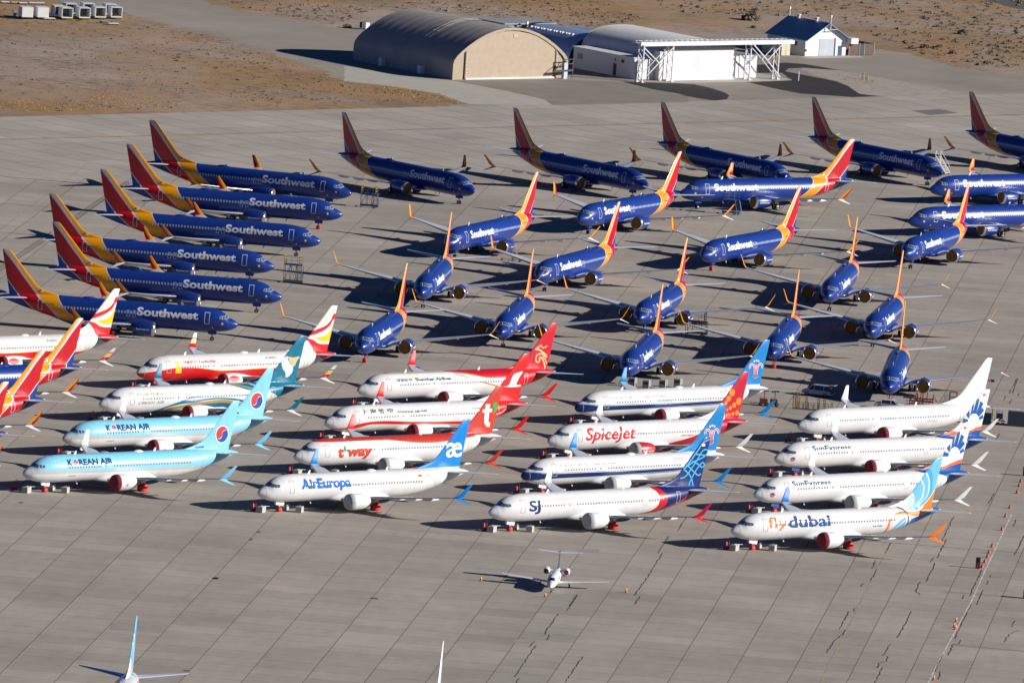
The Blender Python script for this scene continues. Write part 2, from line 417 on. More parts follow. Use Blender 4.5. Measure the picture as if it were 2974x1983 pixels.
def mk_hub(c, r, wd, side):
    return MB().lathe([(side*wd*.2,r*.56),(side*wd*.52,r*.52),(side*wd*.6,r*.3),(side*wd*.56,.001)], c, 'y', 14)

def make_airliner(nm, paint, tailpaint=None, wl_up=None, wl_lo=None, cowl=None, cover='sock', cover_m=None, vis=(-1,), m9=False, wl_far=None, winm=None, outl=None, bags=False, doorpl=None, noseplate=None, dome=True, middoor=False):
    """an Empty at the nose wheel with all parts of the aircraft below it"""
    root = empty('airliner', (0,0,0)); root['category'] = 'airliner'
    def add(name, key, fn, mats, smooth=45, par=None):
        o = shared(name, (key, m9), fn, mats, par or root, smooth)
        if par is None: o.location = (-4.1, 0, 0)
        return o
    def addm(o): o.location = (-4.1, 0, 0); return o
    tailpaint = tailpaint or paint; wl_up = wl_up or M_white; wl_lo = wl_lo or M_white; cowl = cowl or M_white
    fus = add('fuselage', 'fus', lambda: mk_fus(m9), [paint], 50)
    add('belly_fairing', 'belly', lambda: mk_belly(m9), [paint], 60)
    fin = add('tail_fin', 'fin', lambda: mk_fin(m9), [tailpaint], 50)
    d = 1.57 if m9 else 0
    for s in (-1, 1):
        add('tailplane', ('stab', s), lambda: mk_stab(s, m9), [M_wing], 40)
        wg = add('wing', ('wing', s), lambda: mk_wing(s, m9), [M_wing], 40)
        add('leading_edge', ('wle', s), lambda: mk_wingle(s, m9), [M_wingle], 60, wg)
        add('winglet', ('wlu', s), lambda: mk_winglet(s, m9, True), [wl_far if (wl_far and s > 0) else wl_up], 50, wg)
        add('winglet', ('wll', s), lambda: mk_winglet(s, m9, False), [wl_lo], 50, wg)
        for y in (6.2, 8.9, 11.8): add('flap_fairing', ('ff', s, y), lambda: mk_flapfairing(s, y, m9), [M_white if cover == 'sock' else M_wing], 50, wg)
        en = add('engine', ('cowl', s), lambda: mk_cowl(s, m9), [cowl], 50)
        add('inlet_lip', ('lip', s), lambda: mk_lip(s, m9), [M_lip], 60, en)
        add('exhaust_nozzle', ('core', s), lambda: mk_core(s, m9), [M_dark if cover != 'sock' else M_grey], 50, en)
        add('pylon', ('pyl', s), lambda: mk_pylon(s, m9), [M_white if cover == 'sock' else cowl], 40, en)
        add('inlet_cover', ('cov', s, cover), lambda: mk_cover(s, m9, cover), [cover_m or M_redcov], 50, en)
        mg = add('main_gear', ('mg', s), lambda: MB().cyl((19.6+d, s*2.86, .5),(19.6+d, s*2.75, 2.0),.11).beam((19.6+d, s*2.4, .56),(19.6+d, s*3.3, .56),.12).beam((19.5+d, s*2.86, .9),(19.3+d, s*1.5, 1.7),.1).box((19.6+d, s*3.02, 1.45),(.75,.05,.9)), [M_strut], 30)
        for q in (-.42, .42):
            wh = add('wheel', ('mw', s, q), lambda: mk_wheel((19.6+d, s*2.86+q, .56), .56, .36), [M_tyre], 40, mg)
            add('hub', ('mh', s, q), lambda: mk_hub((19.6+d, s*2.86+q, .56), .56, .36, math.copysign(1, q)), [M_white if not bags else M_strut], 40, None if False else mg)
        if bags: add('wheel_cover', ('bag', s), lambda: mk_bag((19.6+d, s*2.9, 0), .64, .70, 1.2), [M_redbag], 60, mg)
        for x0, x1, z0, z1 in ((4.5,5.32,2.88,4.7),(31.5,32.25,3.05,4.75)):
            if m9: x0 = stretch(x0, 1); x1 = stretch(x1, 1)
            if s in vis: o = decal(root, geo(('dr', x0, s), lambda: flat(frame_poly(x0, x1, z0, z1, .055 if outl is M_outl_g else .075))), outl or M_outl_g, s, m9, 'fus', 'door'); o.location = (-4.1,0,0)
        if s in vis:
            for x0 in (16.35, 17.3):
                x0 += d; o = decal(root, geo(('ex', x0, s), lambda: flat(frame_poly(x0, x0+.52, 3.15, 4.15, .05))), outl or M_outl_g, s, m9, 'fus', 'emergency_exit'); o.location = (-4.1,0,0)
            if middoor:
                o = decal(root, geo(('md', s), lambda: flat(frame_poly(27.6, 28.25, 3.0, 4.5, .05))), outl or M_outl_g, s, m9, 'fus', 'emergency_exit'); o.location = (-4.1,0,0)
            # cabin windows, one by one; gaps where the real row has them
            n = 44 + (5 if m9 else 0); wme = geo('winmesh', lambda: mk_window())
            me = geo(('wm', (winm or M_cwin).name, s), lambda: win_variant(wme, winm or M_cwin, s))
            xw = 6.95
            for i in range(n):
                x = xw + i*.508
                if i in (12, 14, 15) or (not m9 and x > 29.0): continue
                if middoor and 27.5 < x < 28.35: continue
                y, z = fus_y(x, 3.82, s, m9, .012)
                o = put('cabin_window', me, root, (x-4.1, y, z))
    ng = add('nose_gear', 'ng', lambda: MB().cyl((4.1,0,.35),(4.15,0,1.7),.075).beam((4.1,-.25,.34),(4.1,.25,.34),.08).beam((4.1,0,.9),(5.0,0,1.5),.07).box((4.1,.3,1.28),(1.3,.04,.42)).box((4.1,-.3,1.28),(1.3,.04,.42)), [doorpl or paint], 30)
    ng['label'] = 'nose gear strut with its doors open'
    for q in (-.22, .22):
        add('wheel', ('nw', q), lambda: mk_wheel((4.1, q, .34), .34, .2), [M_tyre], 40, ng)
        add('hub', ('nh', q), lambda: mk_hub((4.1, q, .34), .34, .2, math.copysign(1, q)), [M_steel], 40, ng)
    if bags: add('wheel_cover', 'nbag', lambda: mk_bag((4.1, 0, 0), .38, .37, .76), [M_redbag], 60, ng)
    # flight deck windows
    panes = [None, [(2.0,3.80),(2.48,3.73),(2.5,4.17),(2.13,4.25)], [(2.54,3.74),(2.93,3.84),(2.92,4.14),(2.54,4.18)]]
    for s in (-1, 1):
        def fp(x, a, e): 
            x_, zt, zb, wd = x, interp(x, FUS, 1), interp(x, FUS, 2), interp(x, FUS, 3); c, h = (zt+zb)/2, (zt-zb)/2
            return (x-e, s*(wd+e)*math.sin(R(a)), c+(h+e)*math.cos(R(a)))
        fpts = [(1.56,4),(1.62,20),(1.72,36),(1.93,56),(2.12,50),(2.13,36),(2.08,20),(2.02,4)]
        o = add('cockpit_window', ('fpane', s), lambda: MB().add([fp(x, a, .022) for x, a in fpts], [(0,1,6,7),(1,2,5,6),(2,3,4,5)]), [M_glass], False)
        if outl is M_outl_w: add('window_frame', ('fframe', s), lambda: MB().rings([[fp(x+(.035 if i > 3 else -.035 if i < 3 else 0), a+(2 if i in (3,4) else -2 if i in (0,7) else 0), .012) for i, (x, a) in enumerate(fpts)], [fp(x, a, .02) for x, a in fpts]], False), [M_outl_w], False, o)
        for i, p in enumerate(panes):
            if p is None: continue
            o = decal(root, geo(('pane', i), lambda: flat([p])), M_glass, s, m9, 'fus', 'cockpit_window', .016); o.location = (-4.1,0,0)
            if outl is M_outl_w:
                fr = geo(('pf', i), lambda: flat([q for a, b in zip(p, p[1:]+p[:1]) for q in stroke([a, b], .032)]))
                o2 = decal(o, fr, M_outl_w, s, m9, 'fus', 'window_frame', .024)
    if bags:
        for s in (-1, 1): o = decal(root, geo('radome', lambda: flat([[(.97,2.1),(1.03,2.1),(1.03,3.62),(.97,3.62)]])), M_outl_g, s, m9, 'fus', 'radome_seam', .01); o.location = (-4.1,0,0)
    # antennas, dome, tail cone outlet
    for x in (8.9, 23.3):
        x = stretch(x, m9)
        add('antenna', ('ant', x), lambda: MB().add([(x,-.03,5.36),(x+.45,-.03,5.36),(x+.55,-.02,5.85),(x+.3,-.02,5.85),(x,.03,5.36),(x+.45,.03,5.36),(x+.55,.02,5.85),(x+.3,.02,5.85)], [(0,1,2,3),(7,6,5,4),(0,3,7,4),(1,5,6,2),(2,6,7,3)]), [M_white], False)
    add('antenna', 'antb', lambda: MB().add([(9.5,-.03,1.45),(9.8,-.03,1.45),(9.95,-.02,.98),(9.8,-.02,.98),(9.5,.03,1.45),(9.8,.03,1.45),(9.95,.02,.98),(9.8,.02,.98)], [(0,1,2,3),(7,6,5,4),(0,3,7,4),(1,5,6,2),(2,6,7,3)]), [M_white], False)
    if dome:
        xd = stretch(24.2 if cover == 'plug' else 20.6, m9)
        add('antenna_dome', ('dome', cover), lambda: mk_dome(xd, 1.35 if cover == 'plug' else .95), [paint if cover == 'plug' else M_white], 60)
    xe = stretch(38.69, m9)
    add('exhaust_outlet', 'apu', lambda: MB().lathe([(-.35,.26),(.0,.175),(.1,.16),(.05,.1),(0,.001)], (xe, 0, 4.63), n=14), [M_steel], 50)
    index_kids(root)
    return root
def mk_bag(c, rx, ry, h):
    mb = MB(); rs = []
    for z, k in ((.02,.9),(.15*h,1.0),(.55*h,1.0),(.8*h,.86),(.94*h,.6),(h,.3)):
        rs.append([(c[0]+rx*k*math.copysign(abs(math.cos(t))**.6, math.cos(t))*(1+.05*math.sin(5*t+z*3)), c[1]+ry*k*math.copysign(abs(math.sin(t))**.6, math.sin(t))*(1+.05*math.cos(4*t+z*7)), c[2]+z) for t in [2*math.pi*i/20 for i in range(20)]])
    return mb.rings(rs)
def mk_dome(x, l):
    mb = MB(); rs = []
    for u, h in ((-1,.0),(-.8,.13),(-.4,.24),(0,.28),(.4,.24),(.8,.12),(1,.0)):
        wd = .55*math.sqrt(max(.05, 1-u*u))
        rs.append([(x+u*l, wd*math.cos(t), 5.34-.09*math.cos(t)**2+(h+.02)*math.sin(t)) for t in [math.pi*i/8 for i in range(9)]])
    return mb.rings(rs, caps=False, closed=False)
def mk_window():
    return [(x, z) for x, z in ((-.13,-.1),(-.08,-.17),(.08,-.17),(.13,-.1),(.13,.1),(.08,.17),(-.08,.17),(-.13,.1))]
def win_variant(pts, m, s):
    """one pane, curved like the skin it sits in"""
    y0, z0 = fus_y(15, 3.82, s, False, .012); vs = []
    for z in (-.2,-.1,.1,.2):
        wd = .1 if abs(z) > .15 else .15
        y, zz = fus_y(15, 3.82+z, s, False, .012)
        for x in (-wd, wd): vs.append((x, y-y0, zz-z0))
    return MB().add(vs, [(0,1,3,2),(2,3,5,4),(4,5,7,6)]).mesh('cabin_window', m)
def place(root, P, label, group):
    X, Y, th = P
    root.location = (X, Y+YO, 0); root.rotation_euler = (0, 0, th+math.pi)
    tag(root, label, 'airliner', group)
# ------------------------------------------------------------------ liveries
c_swb = (.009,.038,.235); c_swr = (.50,.004,.012); c_swy = (.80,.33,.004); c_sws = (.55,.56,.62); c_w = (.70,.70,.70)
def shift(pts, d): return [(a, b+d) for a, b in pts]
# borders of the tail bands, x as a function of z
sw1 = [(1.4,25.4),(2.24,26.3),(3.26,27.55),(4.28,28.5),(5.25,29.2),(5.8,29.55),(14,36)]          # blue -> yellow
sw2 = [(1.4,27.7),(1.93,28.55),(3.72,30.35),(5.15,32.1),(7.44,34.15),(8.3,34.8),(10.37,36.35),(12.14,37.8),(14,39.3)]; sw2r = [(1.4,27.95),(1.93,28.8),(3.72,30.6),(5.13,32.48),(7.1,34.2),(8.2,35.15),(10.33,36.9),(12.02,38.5),(14,40.3)]      # yellow -> red
sw3 = [(2.4,32.2),(3.28,33.25),(4.23,34.35),(4.97,35.42),(7.2,37.4),(8.6,38.7)]      # red -> blue
L_sw = livery('paint_blue_with_tail_bands', c_swb, [
    (c_sws, [('x','>',shift(sw1,-.16))]), (c_swy, [('x','>',sw1)]), (c_sws, [('x','>',sw2)]), (c_swr, [('x','>',sw2r)]), (c_sws, [('x','>',shift(sw3,-.12))]), (c_swb, [('x','>',shift(sw3,.1))])])
def nose_white(): return None
L_white = livery('paint_all_white', c_w, [])
c_kb = (.23,.60,.80)
L_kor = livery('paint_pale_blue_over_white', c_w, [((.50,.52,.52), [('z','>',[(0,2.8),(4,2.9),(18,2.8),(30,2.75),(44,2.7)])]),
    (c_kb, [('z','>',[(0,3.3),(1.5,3.6),(4.3,3.36),(18,3.21),(32,3.05),(35,2.9),(44,2.7)]), ('x','>',.95)]), ((.55,.57,.58), [('x','<',.95)])])
c_red = (.60,.012,.015); c_yel = (.85,.55,.01)
L_lucky = livery('paint_white_over_red', (.68,.675,.65), [
    (c_yel, [('z','<',[(0,2.82),(2.9,3.3),(4.3,3.47),(6,3.7),(9,3.66),(10.7,3.56),(12.4,3.33),(15.3,3.0),(18.2,2.99),(21.6,3.08),(25,3.1),(30,2.8),(33,2.9)]), ('x','>',9), ('x','<',34)]),
    (c_red, [('z','<',[(0,2.76),(2.9,3.23),(4.3,3.4),(6,3.63),(9,3.59),(10.7,3.49),(12.4,3.26),(15.3,2.93),(18.2,2.93),(21.6,3.02),(25,3.04),(30,2.72),(33,2.85)]), ('x','<',35)]),
    (c_red, [('x','>',[(2,38),(3.8,36.2),(4.33,35.0),(4.75,34.36),(5.6,34.1),(7.04,32.86),(7.6,32)]), ('z','<',[(32,7.3),(33,7.23),(34.18,6.94),(35.22,6.38),(36.88,6.2),(38,6.2)])]),
    (c_red, [('z','>',[(33,7.6),(33.6,7.68),(34.6,7.9),(36.05,8.4),(37.3,9.15),(38.4,10.2)]), ('z','<',[(33,7.95),(33.9,8.33),(35.0,8.69),(36.3,9.1),(37.41,9.95),(38.2,11)])]),
    (c_yel, [('z','<',[(33,6.9),(34.65,7.32),(36.12,7.5),(37.07,7.98),(37.67,8.75),(38.5,9.6)]), ('z','>',[(33,7.6),(34.4,7.3),(35.52,6.8),(37.01,6.68),(38.6,6.7)]), ('x','>',34.5)])])
c_teal = (.0,.155,.25); c_gold = (.42,.27,.09); c_sil = (.45,.47,.48)
L_oman = livery('paint_white_with_teal_swirl', c_w, [
    (c_teal, [('z','<',[(14,3.25),(15.5,3.6),(17,3.88),(18.7,4.2),(21,4.32),(24,4.12),(26.4,3.9),(30,3.0),(33,2)]), ('z','>',[(14,3.15),(15.5,3.45),(17,3.73),(18.7,4.05),(21,4.17),(24,3.97),(26.4,3.72),(30,2.8),(33,1.8)]), ('x','>',14)]),
    (c_teal, [('z','<',[(8.5,1.4),(10,1.9),(11.8,2.55),(14.4,3.2),(16.3,3.3),(18.6,3.42),(21,3.52),(23.4,3.38),(26.2,2.96),(29,2.3),(32,1.5)]), ('x','<',31)]),
    (c_w, [('z','<',[(9.5,1.3),(11.8,2.25),(14.4,2.75),(16.4,2.85),(18.7,3.15),(21,3.3),(24.3,2.98),(27,2.3),(32,.8)]), ('x','<',31)]),
    (c_gold, [('z','<',[(9.5,1.3),(11.8,2.15),(13.3,2.38),(15.8,2.75),(18.7,3.05),(21.8,3.22),(24.3,2.86),(27,2.2),(32,.8)]), ('x','<',31)]),
    (c_teal, [('z','<',[(11,1.2),(13,1.75),(15.5,2.2),(18.5,2.6),(21.8,2.72),(24.3,2.4),(27,1.7),(32,.6)]), ('x','<',31)]),
    (c_w, [('z','<',[(12,1.1),(14,1.5),(17,1.85),(21,2.05),(24.3,1.7),(27,1.3),(32,.5)]), ('x','<',31)]),
    (c_teal, [('z','>',[(22.5,5.42),(23.75,5.3),(25.5,4.89),(27.2,4.44),(30.36,4.25),(31.7,3.85),(33,3.2),(34.5,2.4)])]),
    (c_gold, [('z','<',[(23.9,5.5),(25.2,5.32),(27.3,4.88),(28.6,4.6)]), ('z','>',[(23.9,5.36),(25.2,5.12),(27.3,4.68),(28.6,4.4)]), ('x','<',29)]),
    (c_sil, [('z','<',[(27.4,5.5),(28,5.36),(30,4.8),(31.2,4.45)]), ('z','>',[(27.4,5.3),(28,5.12),(30,4.55),(31.2,4.25)]), ('x','<',30.5)])])
c_red2 = (.58,.008,.018)
L_shen = livery('paint_white_with_red_tail', c_w, [
    (c_gold, [('z','>',[(16,5.45),(18.46,4.92),(22.8,3.67),(26.2,2.83),(28,2.35),(30,1.5)]), ('z','<',[(16,5.5),(18.4,5.05),(22.8,3.9),(26.2,3.05),(28,2.6),(30,1.8)]), ('x','>',18), ('x','<',30)]),
    (c_red2, [('z','>',[(15.5,5.5),(17,5.31),(21.2,4.8),(24.4,4.1),(27,3.2),(28.6,2.2),(30,1)])]),
    (c_w, [('z','<',[(22.5,4.5),(23.5,4.38),(25,4.08),(27.3,3.98),(30,3.98)]), ('z','>',[(22.5,4.5),(24.4,4.05),(27,3.15),(28.6,2.5)]), ('x','<',28.3)]),
    (c_gold, [('z','>',[(17,5.29),(20,5.02),(22.5,4.62),(24.8,4.12),(27.6,4.0)]), ('z','<',[(17,5.36),(20,5.14),(22.5,4.74),(24.8,4.22),(27.6,4.1)]), ('x','<',28)])])
c_red3 = (.66,.012,.012)
L_shan = livery('paint_white_with_red_ribbon', c_w, [
    (c_red3, [('z','<',[(2,2.1),(5.2,2.8),(7,3.05),(9.3,3.13),(15,2.84),(25,2.6),(28,2.6),(31,2.9),(32,3.4),(33.9,4.3)]), ('z','>',[(2,1.9),(5,2.13),(8,2.66),(13.7,2.46),(22.3,2.2),(27,2.0),(33,2.0)]), ('x','<',31)]),
    (c_red3, [('x','>',[(1.8,29.0),(3.3,30.5),(4.2,30.9),(5.0,31.2),(5.4,31.6),(6.3,31.95),(8,30)])]),
    (c_w, [('z','<',[(31.7,3.5),(33.9,4.22),(34.6,4.5)]), ('z','>',[(31.7,3.32),(33.9,4.06),(34.6,4.34)]), ('x','>',31.2), ('x','<',34.6)])])
c_tw = (.56,.045,.025)
L_tway = livery('paint_white_with_brick_red_top', c_w, [
    (c_tw, [('z','>',[(7.5,5.6),(9.5,5.42),(14,5.28),(19,4.75),(24.5,4.35),(27.3,4.5),(31,4.8),(33.5,5.0),(37,5.0),(38,5.0)]), ('x','<',37.1)]), (c_tw, [('z','>',5.02)]),
    (c_w, [('z','<',5.12), ('x','>',33.2)])])
c_ae = (.0,.21,.62)
L_aire = livery('paint_white_with_blue_fin', c_w, [(c_ae, [('z','>',5.38), ('x','>',28.4)])])
c_nav = (.006,.025,.11); c_csl = (.05,.17,.42); c_csf = (.0,.20,.52)
L_cs = livery('paint_white_with_navy_stripe', c_w, [
    (c_csl, [('z','>',[(0,2.2),(1.7,2.28),(3.8,2.42),(10.6,2.49),(16,2.5),(27.4,2.72),(31,2.85)]), ('z','<',[(0,3.5),(.7,3.52),(3.6,3.45),(14,3.42),(19,3.36),(31,3.42)]), ('x','<',30.3)]),
    (c_w, [('z','>',[(0,2.28),(1.7,2.32),(10.6,2.53),(16,2.56),(31,2.9)]), ('z','<',[(1.5,3.40),(3.6,3.38),(14,3.35),(19,3.3),(31,3.36)]), ('x','>',2.6), ('x','<',30.3)]),
    (c_nav, [('z','>',[(0,2.2),(1.7,2.37),(3.8,2.5),(10.6,2.58),(16,2.63),(27.4,2.9),(31,3.0)]), ('z','<',[(0,3.3),(1,3.4),(3.6,3.3),(10.5,3.25),(19.3,3.22),(28,3.3),(31,3.3)]), ('x','<',29.6)]),
    (c_csf, [('z','>',5.36), ('x','>',28.4)])])
c_sp = (.50,.006,.03)
L_spice = livery('paint_white_with_crimson_tail', c_w, [
    (c_sp, [('x','>',[(1.6,29.8),(3.3,31.6),(4.5,32.7),(5.0,33.2),(5.4,34.2),(6.8,34.1),(7.6,33.6),(8,30)])]),
    (c_sp, [('z','<',[(22.3,1.9),(23.4,2.16),(26,2.72),(28.3,3.33),(30,3.9),(32,4.6)]), ('x','>',22)])] +
    [((.90,.25,.01), [('circ','<',(a, b, r*.84, r*.9))]) for a, b, r in ((35.45,9.15,.62),(34.85,8.25,.48),(34.35,7.65,.36),(36.9,7.77,.62),(36.03,7.2,.46),(35.28,6.83,.36),(34.7,6.55,.25),(36.71,6.0,.42),(35.89,5.88,.33),(35.2,5.8,.27),(34.62,5.75,.22))])
c_sjn = (.008,.02,.13); c_sjr = (.60,.015,.015)
L_sri = livery('paint_white_red_navy', c_w, [
    (c_sjr, [('x','>',[(1.4,27.6),(2.2,29.6),(3.06,30.51),(4.1,30.63),(4.92,30.42),(5.36,30.0)])]),
    (c_sjn, [('x','>',[(1.6,29.8),(2.4,31.4),(3.1,32.1),(4.03,32.25),(4.92,31.7),(5.35,31.1),(6,29)])]),
    (c_sjr, [('z','<',[(31,2.1),(33,2.65),(35,3.3),(37,4.2),(39,4.5)]), ('x','<',38), ('x','>',31)])])
c_sxb = (.0,.08,.33); c_sxo = (.90,.13,.02)
def sunx(n, edge, ob, ot):
    return livery('paint_white_blue_tail_'+n, c_w, [
        (c_sxb, [('x','>',edge), ('z','<',5.4)]), (c_sxb, [('z','>',5.3), ('z','<',ob), ('x','>',30.6)]),
        (c_sxo, [('z','>',ob), ('z','<',ot), ('x','>',30.6)]),
        (c_w, [('z','<',5.0), ('x','<',edge)])])
L_sx1 = sunx('one', [(2.0,34.2),(3.2,35.8),(4.2,36.1),(5.0,33.5),(5.4,31.0)], [(30.6,5.3),(32.4,5.67),(34.8,5.45),(37.9,5.83),(39,6.02),(41.3,6.1)], [(30.6,5.35),(32.6,6.05),(34,6.2),(35.2,5.95),(37.9,6.1),(39,6.5),(41.3,6.72)])
L_sx2 = sunx('two', [(2.0,34.2),(3.2,35.8),(4.2,36.14),(4.84,34.84),(5.13,31.8),(5.4,31.0)], [(30.6,5.3),(31.75,5.45),(33.4,5.62),(36,5.53),(38,5.85),(40,6.22),(41.3,6.3)], [(30.6,5.4),(32.6,5.79),(33.7,6.03),(36,5.81),(38,6.3),(40,6.78),(41.3,6.8)])
c_fdo = (.88,.20,.01); c_fdb = (.0,.10,.42); c_fd1 = (.14,.47,.72); c_fd2 = (.42,.66,.78); c_fd3 = (.05,.36,.68)
L_fd = livery('paint_white_aqua_orange_tail', c_w, [
    (c_fd2, [('x','>',[(2,28.3),(3.0,29.0),(4.0,30.6),(4.6,31.8),(5.4,32.4),(6,32.6),(7,32.9),(8,30)]), ('z','>',4.6)]),
    (c_fd1, [('x','>',[(5.2,33.4),(6.4,33.7),(7.2,33.4),(8,32)]), ('z','>',4.6)]),
    (c_w, [('x','>',[(5.2,33.0),(6.44,33.48),(7.24,33.1),(8,32)]), ('x','<',[(5.2,33.2),(6.44,33.72),(7.24,33.4),(8,32.4)])]),
    (c_w, [('x','>',[(5.2,34.0),(6.7,35.1),(8.0,35.25),(9.1,34.7),(10,34)]), ('x','<',[(5.2,34.3),(6.7,35.35),(8.0,35.5),(9.1,34.98),(10,34.2)])]),
    (c_fd3, [('x','>',[(5.2,34.8),(6.54,36.0),(7.84,36.45),(9.06,36.4),(10.2,35.9),(11,35)]), ('z','<',11)]),
    (c_w, [('x','>',[(5.2,34.5),(6.54,35.85),(7.84,36.25),(9.06,36.13),(10.15,35.5),(11,35)]), ('x','<',[(5.2,34.7),(6.54,36.05),(7.84,36.5),(9.06,36.35),(10.15,35.8),(11,35.1)])]),
    (c_fd1, [('x','>',[(7,37),(8.5,37.0),(10,36.8),(11,36),(12.3,35)])]),
    (c_w, [('z','<',[(33,4.9),(34.85,5.25),(36,5.98),(36.9,6.9),(37.5,7.65),(38.5,9)]), ('x','>',32)]),
    (c_fdo, [('z','<',[(28,4.0),(28.6,4.3),(29.5,4.7),(30.8,4.85),(32.7,4.7),(34.85,5.08),(36,5.79),(36.9,6.7),(37.46,7.42),(38.5,8.8)]), ('z','>',[(28,4.0),(28.6,4.24),(29.5,4.5),(30.8,4.55),(32,4.21),(33.7,4.12),(35,4.4),(37,4.9),(38,5)]), ('x','>',28.3)]),
    (c_fdb, [('z','<',[(31,2.2),(31.9,3.26),(32.8,3.89),(33.9,4.1),(36,4.6),(39,5)]), ('x','>',31.3)]), (c_fdb, [('z','<',5.2),('x','>',37.1)]),
    (c_fd1, [('x','>',[(1.4,28.2),(2.2,28.8),(3.2,29.5),(4.0,30.7),(4.2,31.2)]), ('x','<',31.2), ('z','<',4.0)]),
    (c_w, [('x','>',[(1.4,28.8),(2.2,29.4),(3.2,30.2),(4.0,31.2)]), ('x','<',[(1.4,29.0),(2.2,29.7),(3.2,30.55),(4.0,31.6)]), ('x','<',31.4), ('z','<',4.0)]),
    (c_fdo, [('x','>',[(1.4,27.3),(1.71,27.4),(3.71,27.8),(4.1,28.05)]), ('x','<',[(1.4,27.75),(1.8,27.95),(3.71,28.12),(4.1,28.2)]), ('z','<',4.1)])])

def P(name, col, rough=.45): return mat(name, col, .6 if 'title' in name else rough, spec=.15 if 'title' in name else .5)
T_sww = P('white_title', (.72,.73,.78)); T_sil = P('silver_title', (.33,.34,.36)); T_red = P('red_title', (.55,.02,.02)); T_navy = P('navy_title', (.01,.03,.13)); T_kor = P('deep_blue_title', (.0,.045,.19))
T_gold = P('gold_title', (.27,.20,.06)); T_blk = P('charcoal_title', (.06,.06,.07)); T_blue = P('bright_blue_title', (.015,.13,.46)); T_ora = P('orange_title', (.9,.16,.02)); T_grn = P('green_title', (.06,.36,.08)); T_w = P('pure_white_emblem', (.8,.8,.8))
T_yel = P('yellow_emblem', (.85,.5,.01)); T_cyan = P('cyan_emblem', (.03,.42,.80)); T_redem = P('red_emblem', (.62,.02,.02)); T_goldl = P('pale_gold_emblem', (.62,.47,.24)); T_bluem = P('royal_blue_emblem', (.0,.06,.36)); T_tw = P('brick_title', (.55,.06,.03)); T_sxb = P('mid_blue_title', (.01,.10,.36)); T_dot = P('gold_heart_paint', (.55,.36,.05)); T_gr = P('pale_grey_title', (.5,.5,.48))
T_navy2 = P('dark_blue_title', (.01,.07,.25))
def back(o): o.location = (-4.1, 0, 0); return o
def T(root, txt, x0, x1, z0, z1, m, **k): return back(text_on(root, txt, x0, x1, z0, z1, m, **k))
def Dc(root, polys, m, where='fus', side=-1, m9=False, eps=.02, name='emblem'): return back(decal(root, flat(polys), m, side, m9, where, name, eps))

# ---- the blue fleet: one prototype per side that the camera sees
def blue_proto(side):
    wup = livery('winglet_paint_yellow_red_%d' % (side+1), c_swy, [(c_swr, [('x','>',[(0,23.2),(3.7,23.35),(4.6,24.15),(5.8,24.85),(14,26)])])])
    r = make_airliner('blue', L_sw, wl_up=wup, wl_lo=M_white, cowl=mat('blue_cowling_paint', c_swb, .32, 0, .4), cover='plug', cover_m=M_browncov, vis=(side,), winm=M_cwinl, outl=M_outl_w)
    x0, x1 = 6.35, 16.2
    T(r, 'Southwest', x0, x1, 3.42, 4.72, T_sww, side=side, bold=.035, space=1.0)
    T(r, 'Southwest.com', 13.6, 15.7, 1.62, 1.95, T_sww, side=side, where=lambda x, z: (x, side*(4.83+math.sqrt(max(0, 1.215**2-(z-1.79)**2))+.02), z), bold=.02)
    Dc(r, [ell(2.45, 3.0, .2, .2)], T_dot, side=side, name='badge'); Dc(r, [ell(2.45, 3.05, .1, .1)], T_sww, side=side, eps=.03, name='badge')
    Dc(r, [ell(4.0, 2.3, .14, .14)], T_dot, side=side, name='badge')
    T(r, 'N8704Q', 29.6, 31.2, 4.0, 4.25, T_blk, side=side)
    fl = [[(31.55,5.75),(32.2,5.75),(32.2,6.08),(31.55,6.08)]]
    Dc(r, fl, T_sww, 'fin', side=side, name='flag'); Dc(r, [[(31.9,5.9),(32.2,5.9),(32.2,6.08),(31.9,6.08)]] if side > 0 else [[(31.55,5.9),(31.85,5.9),(31.85,6.08),(31.55,6.08)]], T_navy, 'fin', side=side, eps=.03, name='flag')
    index_kids(r)
    return r
A = {'korean1': (-65.9,1649.47,3.8255),'aireuropa': (-31.89,1645.54,3.8343),'sriwijaya': (1.43,1641.3,3.8448),'flydubai': (36.32,1638.68,3.8076),'sunx2': (40.01,1677.79,3.8229),'sunx1': (43.68,1717.71,3.8025),'white': (47.73,1756.79,3.8199),'tway': (-27.74,1685.67,3.8223),'shanghai': (-24.16,1724.5,3.8191),'shenzhen': (-20.09,1764.2,3.817),'lucky2': (-54.31,1767.71,3.8265),'oman': (-58.35,1728.42,3.8209),'korean2': (-62.01,1688.55,3.8253),'spice': (9.5,1720.73,3.8228),'csouth2': (13.47,1760.52,3.8331),'csouth1': (5.81,1681.35,3.8289),'lucky1': (-88.64,1770.86,3.8212),'b1': (-48.05,1425.96,4.6391),'b2': (-8.58,1421.67,4.6426)}
